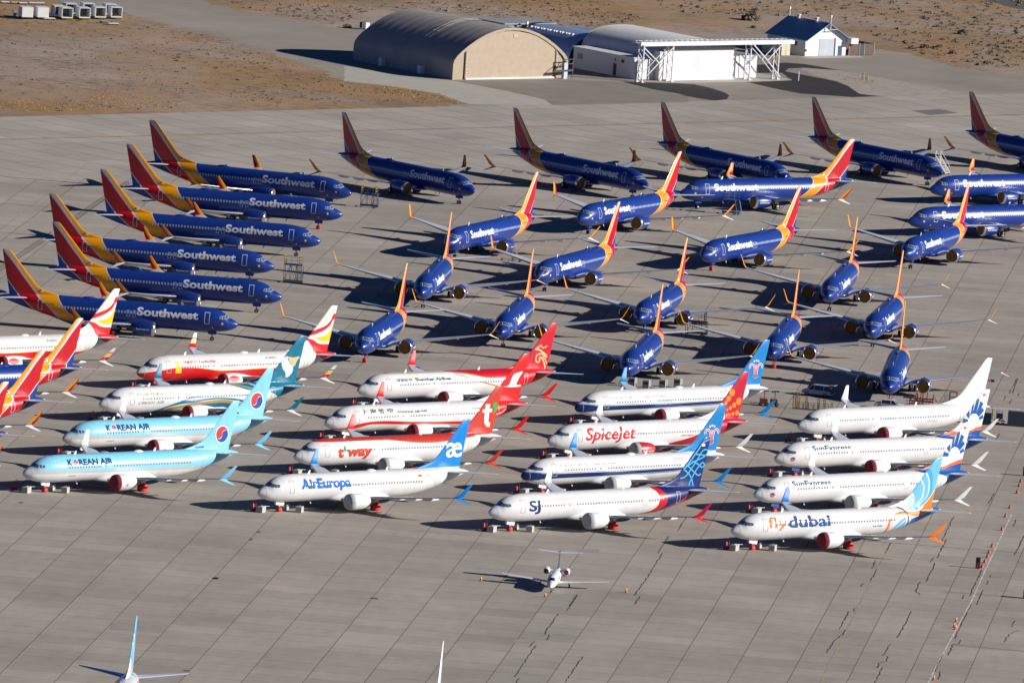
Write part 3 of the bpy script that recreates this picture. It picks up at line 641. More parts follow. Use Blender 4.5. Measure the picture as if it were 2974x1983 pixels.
PORT = [('swl1',(-92.53,1731.69,3.8255),'blue airliner whose red tail overlaps the white-red tail near the left edge'),
 ('swl2',(-96.16,1692.37,3.8302),'blue airliner cut by the left edge, middle of three bright red tails'),
 ('swl3',(-99.97,1653.41,3.8213),'blue airliner of which only a sliver of red tail shows at the left'),
 ('m1',(-10.7,1961.69,4.3164),'blue airliner with white ladder steps beside its brown-plugged engine, back left of middle group'),
 ('m2',(12.09,2010.11,4.2379),'blue airliner angled to the camera, just behind the nose of a shaded far-row one'),
 ('m3',(31.58,2059.26,3.7687),'side-on blue airliner facing left with a blue work stand under its belly'),
 ('m4',(77.37,2092.42,3.7994),'side-on blue airliner at the right edge, farther of two, steps at its nose'),
 ('m5',(72.01,2039.47,3.8242),'side-on blue airliner at the right edge, nearer of two'),
 ('m6',(-15.04,1891.41,4.6101),'nose-on blue airliner in front of the one with white ladder steps'),
 ('m7',(4.92,1924.24,4.3594),'half-left blue airliner in the middle, right behind a nose-on one'),
 ('m8',(33.35,1968.38,4.2556),'half-left blue airliner with a red cover on its nose wheel'),
 ('m9',(68.23,1990.75,4.4026),'half-left blue airliner in front of the two side-on ones at the right'),
 ('m10',(-23.14,1816.75,4.5534),'nose-on blue airliner farthest left, with a red nose wheel cover'),
 ('m11',(-1.39,1846.94,4.5978),'nose-on blue airliner just behind the red fin with a gold bird'),
 ('m12',(21.33,1877.13,4.5155),'nose-on blue airliner with a black work stand under its engine'),
 ('m13',(18.97,1811.45,4.5749),'nose-on blue airliner just behind the four grey boxes'),
 ('m14',(52.81,1923.44,4.576),'nose-on blue airliner, farthest of the rightmost nose-on file of three'),
 ('m15',(59.09,1879.33,4.5633),'nose-on blue airliner, middle of the rightmost nose-on file of three'),
 ('m16',(42.29,1843.07,4.5987),'nose-on blue airliner with red-covered nose wheel behind the blue flower fin'),
 ('m17',(60.16,1810.54,4.6363),'nose-on blue airliner with red jacks beside its engine')]
STAR = [('a1',(-33.86,2024.07,-.3059),'right-facing blue airliner, farthest of the six at the left'),
 ('a2',(-34.86,1990.59,-.116),'right-facing blue airliner, second from the back of six at the left'),
 ('a3',(-37.63,1949.62,-.1151),'right-facing blue airliner, third from the back of six at the left'),
 ('a4',(-44.38,1910.12,-.1021),'right-facing blue airliner, fourth from the back of six at the left'),
 ('a5',(-41.97,1870.25,-.1121),'right-facing blue airliner, second nearest of the six at the left'),
 ('a6',(-47.92,1831.14,-.079),'right-facing blue airliner, nearest of the six at the left'),
 ('t1',(-11.07,2042.23,-.8707),'shaded blue airliner in the farthest row, leftmost, behind a yellow-railed stand'),
 ('t2',(19.94,2068.83,-.8601),'shaded blue airliner in the farthest row, second from the left'),
 ('t3',(46.13,2094.91,-.8944),'shaded blue airliner in the farthest row, third from the left'),
 ('t4',(74.68,2121.8,-.8897),'shaded blue airliner in the farthest row, fourth from the left'),
 ('t5',(105.55,2150.49,-.8717),'shaded blue airliner cut off by the right edge in the farthest row')]
GB = 'blue airliners parked nose to tail on the apron'
def add_bag(r, nose=True):
    if nose: 
        for c in r.children:
            if c.name.startswith('nose_gear'): put('wheel_cover', geo('nbagmesh', lambda: mk_bag((4.1,0,0),.38,.37,.76).mesh('wheel_cover', M_redbag, 60)), c)
for side, lst in ((-1, PORT), (1, STAR)):
    pr = blue_proto(side)
    for i, (k, Pp, lab) in enumerate(lst):
        r = pr if i == 0 else copy_tree(pr)
        place(r, Pp, lab, GB)
        if k in ('m8', 'm10', 'm16', 'm17', 'a2'): add_bag(r)

# ---- the white fleet
GW = 'stored airliners in the near rows'
def white_one(key, paint, label, **k):
    k.setdefault('bags', True); k.setdefault('dome', False)
    r = make_airliner(key, paint, **k); place(r, A[key], label, GW); return r
def taeguk(r, cx, cz, rx, rz, where, name='emblem'):
    def tr(pts): return [(cx+u*rx, cz+v*rz) for u, v in pts]
    Dc(r, [tr(ell(0,0,1.12,1.12))], T_w, where, name=name)
    # upper lobe: half disc plus a small lobe, lower lobe the same turned round
    big = ell(0,0,1,1,24,0,180); s1 = ell(-.5,0,.5,.5,12,180,360); s2 = ell(.5,0,.5,.5,12,180,0)
    up = ell(0,0,.98,.98,24,12,192) + ell(-.48,-.05,.46,.44,10,190,355) + [(-.02,.12)] + ell(.42,.16,.42,.40,8,170,40)
    lo = [(-u, -v) for u, v in up]
    Dc(r, [tr(up)], T_redem, where, eps=.03, name=name); Dc(r, [tr(lo)], T_bluem, where, eps=.03, name=name)
kw = P('pale_blue_winglet', c_kb)
def korean(key, lab, cm):
    r = white_one(key, L_kor, lab, wl_up=kw, wl_lo=kw, doorpl=M_white, outl=M_outl_w, dome=True, wl_far=M_white)
    T(r, 'K', 6.75, 7.65, 4.0, 4.86, T_kor, bold=.045); T(r, 'REAN AIR', 8.75, 14.9, 4.0, 4.84, T_kor, bold=.045)
    taeguk(r, 8.2, 4.42, .42, .4, 'fus'); taeguk(r, 35.68, 7.38, 1.12, 1.2, 'fin')
    T(r, 'HL8348', 30.9, 32.4, 5.5, 5.8, T_navy, where='fin')
    T(r, '大 韓 航 空', 6.9, 8.3, 2.42, 2.6, T_navy)
    taeguk(r, 0, 0, 1, 1, lambda x, z: (14.45+.22*x, -(4.83+1.2), 1.62+.24*z))
    index_kids(r); return r
korean('korean1', 'pale blue airliner with a roundel on its fin, leftmost of the front row', 0)
korean('korean2', 'pale blue airliner with a roundel on its fin, behind its front-row twin', 0)

def lucky(key, lab):
    lw = livery('winglet_paint_'+key, (.8,.8,.78), [(c_red, [('z','<',4.35)]), (c_yel, [('z','>',4.45), ('z','<',4.85)]), (c_red, [('z','>',4.95), ('z','<',5.15)])])
    r = white_one(key, L_lucky, lab, wl_up=lw, doorpl=M_redbag, dome=True)
    T(r, '祥鹏航空', 7.7, 10.35, 4.2, 4.62, T_red); T(r, 'LuckyAir', 10.8, 14.15, 4.1, 4.65, T_red, bold=.03)
    Dc(r, [[(6.15,2.82),(7.3,2.82),(7.15,4.58),(6.15,4.58)]], T_yel, name='banner'); T(r, '开心', 6.4, 7.05, 3.5, 4.1, T_ora, name='banner_lettering')
    T(r, 'B-207Q', 24.0, 25.8, 4.45, 4.75, T_blk)
    Dc(r, [ell(14.6, 2.3, 1.0, .42)], T_redem, where=lambda x, z: (x, -(4.83+math.sqrt(max(0,1.23**2-(z-1.79)**2))+.02), z), name='engine_emblem')
    index_kids(r); return r
lucky('lucky2', 'white airliner with red belly and yellow banner by its front door')
lucky('lucky1', 'white airliner with red belly, front cut off by the left edge')

r = white_one('oman', L_oman, 'white airliner with teal and gold swirl and teal fin with silver gold bird', wl_up=P('teal_winglet', c_teal), dome=True)
T(r, 'الطيران العماني', 5.9, 10.8, 4.08, 4.62, T_gold, bold=.03); T(r, 'OMAN AIR', 6.0, 10.9, 2.93, 3.4, T_sil, shear=.3, bold=.03)
Dc(r, [smooth_pts([(34.95,9.2),(34.3,8.8),(34.15,8.3),(34.35,7.4),(34.95,6.7),(35.1,5.95),(35.85,6.2),(36.4,6.9),(36.35,7.6),(35.7,8.25),(35.3,8.8),(35.4,9.15),(34.95,9.2)])], P('silver_bird', (.6,.63,.66)), 'fin')
Dc(r, [smooth_pts([(35.35,9.15),(36.4,9.0),(37.6,9.1),(37.1,8.45),(36.75,7.75),(36.4,7.6),(35.95,8.1),(35.5,8.6),(35.35,9.15)])], T_goldl, 'fin', eps=.03)
index_kids(r)

r = white_one('shenzhen', L_shen, 'white airliner with bright red rear and a gold bird on its red fin', wl_up=P('red_winglet', c_red3), wl_lo=P('red_winglet', c_red3))
T(r, '深圳航空', 6.3, 9.4, 4.1, 4.65, T_blk, bold=.02); T(r, 'Shenzhen Airlines', 9.95, 17.0, 4.1, 4.7, T_blk, bold=.035)
for s_, w_ in (([(34.45,8.25),(35.0,8.55),(35.5,8.8),(36.05,8.45),(36.8,8.75)], .22), ([(34.5,8.3),(35.3,8.15),(35.9,7.8),(36.6,7.35),(36.85,6.9)], .3), ([(36.7,7.0),(36.0,7.45),(35.2,7.5),(34.7,7.1),(34.75,6.4),(35.3,6.25),(35.5,6.6),(35.2,6.85)], .24), ([(35.4,7.1),(36.0,6.7),(36.5,5.9),(36.7,5.0)], .26), ([(36.0,7.15),(36.6,6.6),(36.95,5.9)], .22)):
    Dc(r, stroke(smooth_pts(s_), w_), T_goldl, 'fin')
index_kids(r)

r = white_one('shanghai', L_shan, 'white airliner with thin red ribbon along the side and white crane on red fin', wl_up=P('red_winglet', c_red3), wl_lo=P('red_winglet', c_red3))
T(r, '上海航空', 5.75, 11.8, 4.2, 4.92, T_blk, space=1.5, bold=.02); T(r, 'SHANGHAI AIRLINES', 12.5, 18.3, 4.12, 4.52, T_blk, bold=.03)
T(r, 'B-207K', 27.0, 28.5, 4.3, 4.55, T_blk)
Dc(r, [smooth_pts([(33.8,7.38),(34.8,7.52),(35.2,8.1),(35.6,9.0),(36.1,9.35),(37.5,9.6),(36.95,8.8),(36.45,7.9),(36.5,7.55),(37.3,7.55),(37.1,7.3),(35.5,7.25),(33.8,7.38)])], T_w, 'fin')
index_kids(r)

r = white_one('tway', L_tway, 'white airliner with brick red spine and a white letter t on its brick red fin', wl_up=P('brick_winglet', c_tw), wl_lo=P('brick_winglet', c_tw), cover_m=M_greycov)
T(r, "t", 6.75, 7.85, 2.7, 4.35, T_tw, bold=.05); T(r, "way", 8.45, 13.3, 2.35, 4.0, T_tw, bold=.05, shear=.12); Dc(r, [ell(8.05,4.05,.3,.38)], T_grn, name='apostrophe')
Dc(r, stroke([(35.9,9.55),(35.85,8.9),(35.75,7.6),(35.75,6.9),(36.0,6.5),(36.5,6.45)], [.85,.85,.85,.8,.75,.7]) + [[(34.95,8.3),(36.75,8.35),(36.75,8.85),(34.95,8.8)]], T_w, 'fin')
Dc(r, [smooth_pts([(37.05,9.75),(37.6,9.65),(37.75,9.2),(37.5,8.5),(36.95,8.05),(37.15,8.7),(36.85,9.1),(36.85,9.55),(37.05,9.75)])], T_grn, 'fin')
index_kids(r)

r = white_one('aireuropa', L_aire, 'white airliner with sky blue fin bearing joined white letters, front row, second from left', wl_up=P('sky_blue_winglet', c_ae), wl_lo=P('sky_blue_winglet', c_ae), cover_m=M_greycov, dome=True)
T(r, 'AirEuropa', 6.5, 15.7, 3.05, 4.85, T_blue, bold=.05); T(r, 'æ', 34.35, 37.35, 6.75, 8.95, T_w, where='fin', bold=.015)
Dc(r, [[(28.3,4.35),(28.95,4.35),(28.95,4.7),(28.3,4.7)]], T_ora, name='flag'); T(r, 'EC-NBX', 29.3, 30.7, 4.35, 4.62, T_gr)
index_kids(r)

flw = P('blue_winglet', c_csf)
def csouth(key, lab, cm):
    r = white_one(key, L_cs, lab, wl_up=flw, wl_lo=flw, cover_m=cm, dome=True)
    T(r, '中国南方航空', 5.7, 11.0, 4.15, 4.55, T_sil, space=1.4); T(r, 'CHINA SOUTHERN', 12.0, 16.8, 4.2, 4.5, T_sil, bold=.01)
    T(r, 'B-207J', 28.0, 29.6, 4.5, 4.75, T_sil)
    cx = 36.0
    for col, ww, e in ((T_w, .34, .02), (T_redem, .16, .035)):
        ps = []
        for s in (-1, 1):
            ps += stroke(smooth_pts([(cx+s*.22,6.95),(cx+s*.28,7.8),(cx+s*.5,8.35),(cx+s*.95,8.55),(cx+s*1.3,8.2),(cx+s*1.15,7.9)]), ww)
            ps += [ell(cx+s*.42, 9.0, ww*.55, ww*.5, 10)]
        ps += stroke([(cx,7.0),(cx,8.5)], ww) + [ell(cx, 9.12, ww*.55, ww*.5, 10), ell(cx, 6.75, .48+ww*.2, .34+ww*.2, 16, 180, 360)]
        Dc(r, ps, col, 'fin', eps=e)
    index_kids(r); return r
csouth('csouth1', 'navy-striped white airliner with red flower on blue fin, grey engine cover', M_greycov)
csouth('csouth2', 'navy-striped white airliner with red flower on blue fin, dark red engine cover', M_redcov)

r = white_one('spice', L_spice, 'white airliner with crimson fin covered in orange dots', cowl=P('crimson_cowling', (.5,.02,.03), .35), cover_m=M_greycov)
T(r, 'SpiceJet', 5.9, 15.6, 2.5, 4.85, T_red, shear=.2, bold=.02); T(r, 'SpiceJet.com', 24.6, 28.4, 2.95, 3.4, T_red)
T(r, 'SpiceJet', 13.7, 15.9, 1.5, 1.95, T_w, where=lambda x, z: (x, -(4.83+math.sqrt(max(0,1.215**2-(z-1.79)**2))+.02), z), shear=.2)
index_kids(r)

r = white_one('sriwijaya', L_sri, 'white airliner with red band, navy rear and cyan line pattern on navy fin', m9=True, middoor=True, cover_m=M_greycov,
    wl_far=M_white, wl_up=P('red_navy_winglet', (.45,.01,.05)), wl_lo=P('red_winglet', c_red3))
T(r, 'SJ', 6.0, 8.15, 2.6, 4.55, T_navy, m9=True, bold=.03); T(r, 'www.sriwijayaair.co.id', 8.45, 16.5, 4.3, 4.72, T_gr, m9=True)
for s_ in ([(36.37,7.81),(38.0,8.7),(40.18,9.47),(40.87,10.2),(40.38,10.5),(39.65,10.2),(38.71,8.88),(36.9,6.8),(35.81,6.44)], [(38.3,9.9),(39.54,9.78),(40.3,9.6)],
           [(37.95,8.91),(39.06,8.4),(39.86,7.91),(40.36,8.24),(39.95,8.6),(39.37,8.2),(38.55,7.26),(37.6,5.6),(37.9,4.95)], [(37.09,8.3),(38.07,7.51),(39.2,6.77),(39.79,6.98)], [(36.4,7.75),(37.35,7.07),(38.03,6.23),(38.44,5.05)],
           [(36.6,7.9),(37.77,9.15),(38.87,10.4),(39.83,11.5),(41.1,12.0)]):
    Dc(r, stroke(smooth_pts(s_), .2), T_cyan, 'fin', m9=True, name='line_pattern')
Dc(r, [[(39.6,11.0),(40.2,11.0),(40.2,11.35),(39.6,11.35)]], T_w, 'fin', m9=True, eps=.03, name='flag')
index_kids(r)

def sunexp(key, paint, lab, cm):
    r = white_one(key, paint, lab, m9=True, middoor=True, cover_m=cm, doorpl=P('blue_gear_door', (.01,.06,.3)))
    T(r, 'SunExpress', 5.95, 13.3, 3.9, 4.85, P('slate_blue_title', (.02,.075,.22)), m9=True, bold=.02)
    Dc(r, [ell(2.4, 2.95, .38, .34)], T_sxb, m9=True, name='badge'); Dc(r, [ell(2.4, 2.95, .36, .32, 16, 180, 360)], T_ora, m9=True, eps=.03, name='badge')
    hx, hz = 38.35, 7.35; bl = []
    for a in (20, 44, 62, 80, 99, 120, 146, 172):
        ra = R(a); rb = R(a+(11 if a not in (62, 80) else 9)); rc = R(a-9 if a not in (80,) else a-8)
        def pt(an, d): return (hx+math.cos(an)*d*.95, hz+math.sin(an)*d*1.05)
        ro = {20:2.1,44:2.6,62:3.2,80:3.4,99:3.3,120:2.9,146:2.6,172:2.4}[a]
        bl.append([pt(rc, 1.25), pt(rb, 1.25), pt(rb-.03, ro), pt(rc+.05, ro)])
    fin_clip = []
    for q in bl:
        fin_clip.append([(max(interp(z, FLE, 1)+2.64+.06, min(interp(z, FTE, 1)+2.64-.06, x)), z) for x, z in q])
    Dc(r, fin_clip, T_sxb, 'fin', m9=True)
    Dc(r, [[(39.9,11.3),(40.35,11.3),(40.35,11.6),(39.9,11.6)]], T_redem, 'fin', m9=True, eps=.03, name='flag')
    index_kids(r); return r
sunexp('sunx1', L_sx1, 'white airliner with blue sun rays on its fin, the farther of two, red engine cover', M_redcov)
sunexp('sunx2', L_sx2, 'white airliner with blue sun rays on its fin, the nearer of two, grey engine cover', M_greycov)

r = white_one('white', L_white, 'plain white airliner without any title, back row at the right, behind the sun ray tails')
T(r, 'N843EX', 24.6, 26.8, 2.95, 3.2, T_gr); index_kids(r)

forw = P('orange_winglet', c_fdo)
r = white_one('flydubai', L_fd, 'white airliner with aqua arcs and orange on its tail, front row, rightmost', wl_far=P('mid_blue_winglet', (.02,.16,.5)), wl_up=forw, wl_lo=forw)
T(r, 'fly', 5.4, 8.9, 2.95, 4.85, T_ora); T(r, 'dubai', 9.05, 16.9, 3.3, 4.88, T_navy2, bold=.03); T(r, 'A6-FMM', 24.8, 26.6, 2.85, 3.1, T_sxb)
Dc(r, stroke([(30.2,5.36),(30.9,5.1),(31.4,4.5),(31.65,3.8),(31.7,3.1),(31.3,2.4)], .13), M_black, name='strap', eps=.05)
index_kids(r)
r2 = make_airliner('b1', L_fd, wl_up=forw, wl_lo=forw, bags=True, dome=False)
place(r2, A['b1'], 'airliner at the bottom edge showing only aqua-white fin and tailplanes', GW); index_kids(r2)
r3 = make_airliner('b2', L_white, bags=True, dome=False)
place(r3, A['b2'], 'airliner at the bottom edge of which only the top of a white fin shows', GW)
# ------------------------------------------------------------------ ground
JA = R(-5.54)                                  # direction of the apron slabs
TA = R(39.9)                                   # direction of the taxiway
def ground_mat(name, kind):
    m = bpy.data.materials.new(name); m.use_nodes = True; t = m.node_tree; b = t.nodes['Principled BSDF']; b.inputs['Roughness'].default_value = .9; b.inputs['Specular IOR Level'].default_value = .25
    L = t.links.new; tc = N(t, 'ShaderNodeTexCoord')
    def noise(scale, detail=6, rough=.55, vec=None):
        n = N(t, 'ShaderNodeTexNoise'); n.inputs['Scale'].default_value = scale; n.inputs['Detail'].default_value = detail; n.inputs['Roughness'].default_value = rough
        L(vec or tc.outputs['Object'], n.inputs['Vector']); return n.outputs['Fac']
    def ramp(f, pts):
        r = N(t, 'ShaderNodeValToRGB'); e = r.color_ramp.elements; e[0].position, e[0].color = pts[0][0], (*pts[0][1], 1); e[1].position, e[1].color = pts[-1][0], (*pts[-1][1], 1)
        for p, c in pts[1:-1]: q = e.new(p); q.color = (*c, 1)
        L(f, r.inputs[0]); return r.outputs[0]
    def mix(f, a, bb, typ='MIX'):
        x = N(t, 'ShaderNodeMix', data_type='RGBA', blend_type=typ)
        for i, v in ((0, f), (6, a), (7, bb)):
            if isinstance(v, (int, float)): x.inputs[i].default_value = v
            elif isinstance(v, tuple): x.inputs[i].default_value = (*v, 1)
            else: L(v, x.inputs[i])
        return x.outputs[2]
    def math_(op, a, b_=None):
        x = N(t, 'ShaderNodeMath', operation=op)
        for i, v in ((0, a), (1, b_)):
            if v is None: continue
            if isinstance(v, (int, float)): x.inputs[i].default_value = v
            else: L(v, x.inputs[i])
        return x.outputs[0]
    g = lambda v: (v, v, v)
    if kind in ('apron', 'taxi', 'asphalt'):
        ang, off, sx, sy = {'apron': (JA, (-213.9, 0), 7.62, 6.1), 'taxi': (TA, (0, 0), 7.62, 7.62), 'asphalt': (TA, (0, 0), 30, 30)}[kind]
        mp = N(t, 'ShaderNodeMapping'); mp.vector_type = 'POINT'; mp.inputs['Rotation'].default_value = (0, 0, -ang); L(tc.outputs['Object'], mp.inputs[0])
        sp = N(t, 'ShaderNodeSeparateXYZ'); L(mp.outputs[0], sp.inputs[0])
        # world y is shifted by YO: put the joints back where they were measured
        ox = off[0] - (-YO)*math.sin(ang) if kind == 'apron' else 0
        u = math_('DIVIDE', math_('SUBTRACT', sp.outputs['X'], ox), sx); v = math_('DIVIDE', sp.outputs['Y'], sy)
        def line(c, size, wdt):
            f = math_('ABSOLUTE', math_('SUBTRACT', math_('FRACT', math_('ADD', c, .5)), .5)); return math_('LESS_THAN', math_('MULTIPLY', f, size), wdt)
        cell = N(t, 'ShaderNodeCombineXYZ'); L(math_('FLOOR', u), cell.inputs[0]); L(math_('FLOOR', v), cell.inputs[1])
        wn = N(t, 'ShaderNodeTexWhiteNoise'); L(cell.outputs[0], wn.inputs['Vector'])
        lane = N(t, 'ShaderNodeCombineXYZ'); L(math_('FLOOR', u), lane.inputs[0]); wl = N(t, 'ShaderNodeTexWhiteNoise'); L(lane.outputs[0], wl.inputs['Vector'])
        base = {'apron': [(0,(0.412,0.357,0.305)),(.5,(0.383,0.342,0.292)),(1,(0.379,0.351,0.295))], 'taxi': [(0,(0.433,0.380,0.328)),(.5,(0.412,0.368,0.319)),(1,(0.418,0.391,0.338))], 'asphalt': [(0,(0.326,0.283,0.238)),(1,(0.312,0.280,0.234))]}[kind]
        col = ramp(wl.outputs['Value'] if kind == 'apron' else noise(.02), base)
        col = mix(1.0, col, ramp(wn.outputs['Value'], [(0,g(.92)),(.85,g(1.04)),(.93,g(1.09)),(1,g(.84))] if kind != 'asphalt' else [(0,g(.98)),(1,g(1.02))]), 'MULTIPLY')
        col = mix(1.0, col, ramp(noise(.03, 8, .65), [(.3,g(.82)),(.7,g(1.14))]), 'MULTIPLY')
        st = N(t, 'ShaderNodeMapping'); st.inputs['Scale'].default_value = (1, .25, 1) if kind == 'apron' else (.2, 1, 1); L(mp.outputs[0], st.inputs[0])
        col = mix(1.0, col, ramp(noise(.5, 8, .65, st.outputs[0]), [(.3,g(.93)),(.7,g(1.06))]), 'MULTIPLY')
        col = mix(1.0, col, ramp(noise(6, 4, .7), [(.3,g(.9)),(.7,g(1.08))]), 'MULTIPLY')
        if kind != 'asphalt':
            br = ramp(noise(.35, 4, .7), [(.35,g(0)),(.55,g(1))])
            j1 = math_('MULTIPLY', line(u, sx, .06 if kind == 'apron' else .11), .75); j2 = math_('MULTIPLY', line(v, sy, .10 if kind == 'apron' else .11), br)
            col = mix(j1, col, (.07,.06,.055)); col = mix(math_('MULTIPLY', j2, .6), col, (.09,.08,.075))
            j3 = math_('MULTIPLY', math_('MULTIPLY', line(math_('MULTIPLY', v, 3.0), sy, .05), ramp(noise(.5, 4, .7), [(.55,g(0)),(.62,g(1))])), .4)
            col = mix(j3, col, (.10,.09,.08))
            spot = ramp(noise(.9, 2, .5), [(.76,g(0)),(.79,g(1))]); col = mix(math_('MULTIPLY', spot, .4), col, (.11,.10,.095))
    elif kind == 'soil':
        col = ramp(noise(.012, 9, .6), [(.32,(0.221,0.158,0.122)),(.45,(0.341,0.258,0.197)),(.55,(0.403,0.317,0.258)),(.7,(0.363,0.269,0.197))])
        gr = ramp(noise(.014, 9, .68), [(.42,g(0)),(.58,g(1))]); sp_ = N(t, 'ShaderNodeSeparateXYZ'); L(tc.outputs['Object'], sp_.inputs[0])
        col = mix(math_('MULTIPLY', gr, .9), col, (0.363,0.222,0.094))
        sc = N(t, 'ShaderNodeMapping'); sc.inputs['Rotation'].default_value = (0,0,R(-30)); sc.inputs['Scale'].default_value = (.6,1.4,1); L(tc.outputs['Object'], sc.inputs[0])
        dk = ramp(noise(.5, 9, .72, sc.outputs[0]), [(.46,g(0)),(.57,g(1))]); big = ramp(noise(.05, 6, .6), [(.38,g(.08)),(.62,g(1))])
        col = mix(math_('MULTIPLY', math_('MULTIPLY', dk, big), .78), col, (0.121,0.090,0.066))
        col = mix(1.0, col, ramp(noise(3, 6, .7), [(.3,g(.84)),(.7,g(1.14))]), 'MULTIPLY')
    elif kind == 'black':
        col = ramp(noise(.6, 6, .6), [(.3,(.030,.027,.026)),(.7,(.048,.043,.04))])
    bp = N(t, 'ShaderNodeBump'); bp.inputs['Strength'].default_value = .5 if kind == 'soil' else .15; bp.inputs['Distance'].default_value = .2 if kind == 'soil' else .03
    L(noise(1.5 if kind == 'soil' else 5, 8, .7), bp.inputs['Height']); L(bp.outputs[0], b.inputs['Normal'])
    L(col, b.inputs['Base Color']); return m
G_soil, G_apron, G_taxi, G_asph, G_black = (ground_mat(n, k) for n, k in (('dry_soil','soil'),('apron_concrete','apron'),('taxiway_concrete','taxi'),('worn_asphalt','asphalt'),('fresh_asphalt','black')))
def sheet(name, pts, z, m, jag=0.0, seed=1):
    """flat ground sheet from world points; jag roughens its edge"""
    rnd = random.Random(seed); P2 = []
    for a, b in zip(pts, pts[1:]+pts[:1]):
        l = math.hypot(b[0]-a[0], b[1]-a[1]); n = max(1, int(l/1.5)) if jag and l < 400 else 1
        for i in range(n):
            t = i/n; o = (rnd.uniform(-jag, jag) if 0 < i else 0); dx, dy = (b[0]-a[0])/l, (b[1]-a[1])/l
            P2.append((a[0]+(b[0]-a[0])*t-dy*o, a[1]+(b[1]-a[1])*t+dx*o))
    me = bpy.data.meshes.new(name); me.from_pydata([(x, y, z) for x, y in P2], [], [tuple(range(len(P2)))])
    bm = bmesh.new(); bm.from_mesh(me); bmesh.ops.triangulate(bm, faces=bm.faces)
    for f in bm.faces:
        if f.normal.z < 0: f.normal_flip()
    bm.to_mesh(me); bm.free(); me.materials.append(m)
    return tag(put(name, me), kind='structure')
def px(pts, o=(0,0), s=1.0): return [tuple(at(o[0]+x/s, o[1]+y/s)[:2]) for x, y in pts]
big = 9000
sheet('desert_ground', [(-big,-4000),(big,-4000),(big,14000),(-big,14000)], 0, G_soil)
ct, st_ = math.cos(TA), math.sin(TA)
pf = Vector((-97.7, 2133.3+YO)); pn = Vector((-77.4, 2044.4+YO)); dv = Vector((ct, st_))
far_l, far_r = pf-dv*700, pf+dv*900
near_l, near_r = pn-dv*700, pn+dv*900
# worn asphalt that carries the hangars, from the upper left road across to the right edge
k = 2.352
ramp_pts = px([(840,-60),(1260,-20),(1600,70),(2000,140),(2352,200)], (0,0), k) + px([(0,190),(60,180),(500,60),(1160,140),(1700,200),(2352,260)], (1000,0), k) + px([(500,235),(640,240)], (1974,0), k) + px([(610,15),(700,75),(830,150),(1180,190),(1400,265),(1560,310),(1900,375),(2352,435),(3400,560)], (2300,100), 3.49)
ramp_pts += [tuple(pf+dv*420+Vector((st_,-ct))*6), tuple(pf+dv*64+Vector((st_,-ct))*6)]
ramp_pts += px([(850,712),(780,690),(640,640),(330,590),(0,553)], (1000,0), k) + px([(2150,470),(1890,380),(1600,290),(1200,190),(850,90),(400,20),(200,-60)], (0,0), k)
sheet('hangar_ramp', ramp_pts, .010, G_asph, 1.6, 3)
sheet('taxiway', [tuple(near_l), tuple(near_r), tuple(far_r), tuple(far_l)], .020, G_taxi, 0)
sheet('apron', [(-1500,-2200),(1500,-2200),tuple(near_r),tuple(near_l)], .020, G_apron)
dirt_line = [tuple(pf+dv*t + Vector((-st_, ct))*o) for t, o in ((-700,3),(-100,3),(-20,2),(5,2.5),(20,2.4),(34,1),(48,.2),(48,-.8),(-700,-.8))]
k2 = 1974
sheet('asphalt_patch', px([(0,572),(100,578),(230,608),(310,635),(340,658),(320,680),(230,690),(0,650)], (1974,0), k)+px([(2352,655),(2100,610),(1890,560)], (1000,0), k), .030, G_black, .12)
sheet('asphalt_patch', px([(460,562),(620,558),(770,552),(700,500),(530,500),(530,445),(720,430),(850,440),(1000,465),(1090,482),(980,475),(850,465),(740,470),(720,490),(880,520),(1060,555),(1150,590),(1230,645),(1370,660),(1180,665),(820,640),(620,600)], (1974,0), k), .030, G_black, .12, 5)
G_tan = mat('tan_asphalt', (.235,.208,.172), .9, var=.1, scale=.2)
sheet('hangar_forecourt', px([(738,552),(1540,545),(1870,562),(2100,612),(2352,662),(2352,700),(1420,720),(1380,680),(1100,620)], (1000,0), k), .022, G_tan, .05, 7)
G_lc = mat('pale_concrete', (.46,.42,.37), .9, var=.08, scale=.3)
sheet('hangar_apron_slab', px([(1890,558),(2352,560)], (1000,0), k)+px([(430,540),(530,500),(780,550),(455,563),(0,568)], (1974,0), k), .026, G_lc, 0)
sheet('garage_apron_slab', px([(725,895),(1450,880),(1700,885),(1800,915),(800,935),(600,905)], (2220,20), 6.189), .024, G_lc, .05)
sheet('gravel_patch', px([(60,335),(300,340),(480,372),(800,425),(1500,548),(1790,618),(880,632),(660,600),(520,500),(330,440),(200,410)], (2300,100), 3.49), .016, mat('pale_gravel', (.36,.315,.265), .95, var=.16, scale=.5, bump=.3), .5, 9)
sheet('distant_road', px([(2600,-60),(2760,-25),(2850,0),(2974,30),(3300,110),(3300,-20),(2900,-60)]), .014, mat('distant_asphalt', (.09,.09,.09), .9, var=.1), .8, 9)
sheet('light_concrete_ramp', px([(0,556),(330,592),(640,642),(850,713),(1420,725),(1370,682),(1100,622),(738,553),(500,530),(250,490),(0,452)], (1000,0), k), .014, mat('light_ramp_concrete', (.43,.40,.345), .9, var=.08, scale=.3), .2, 9)
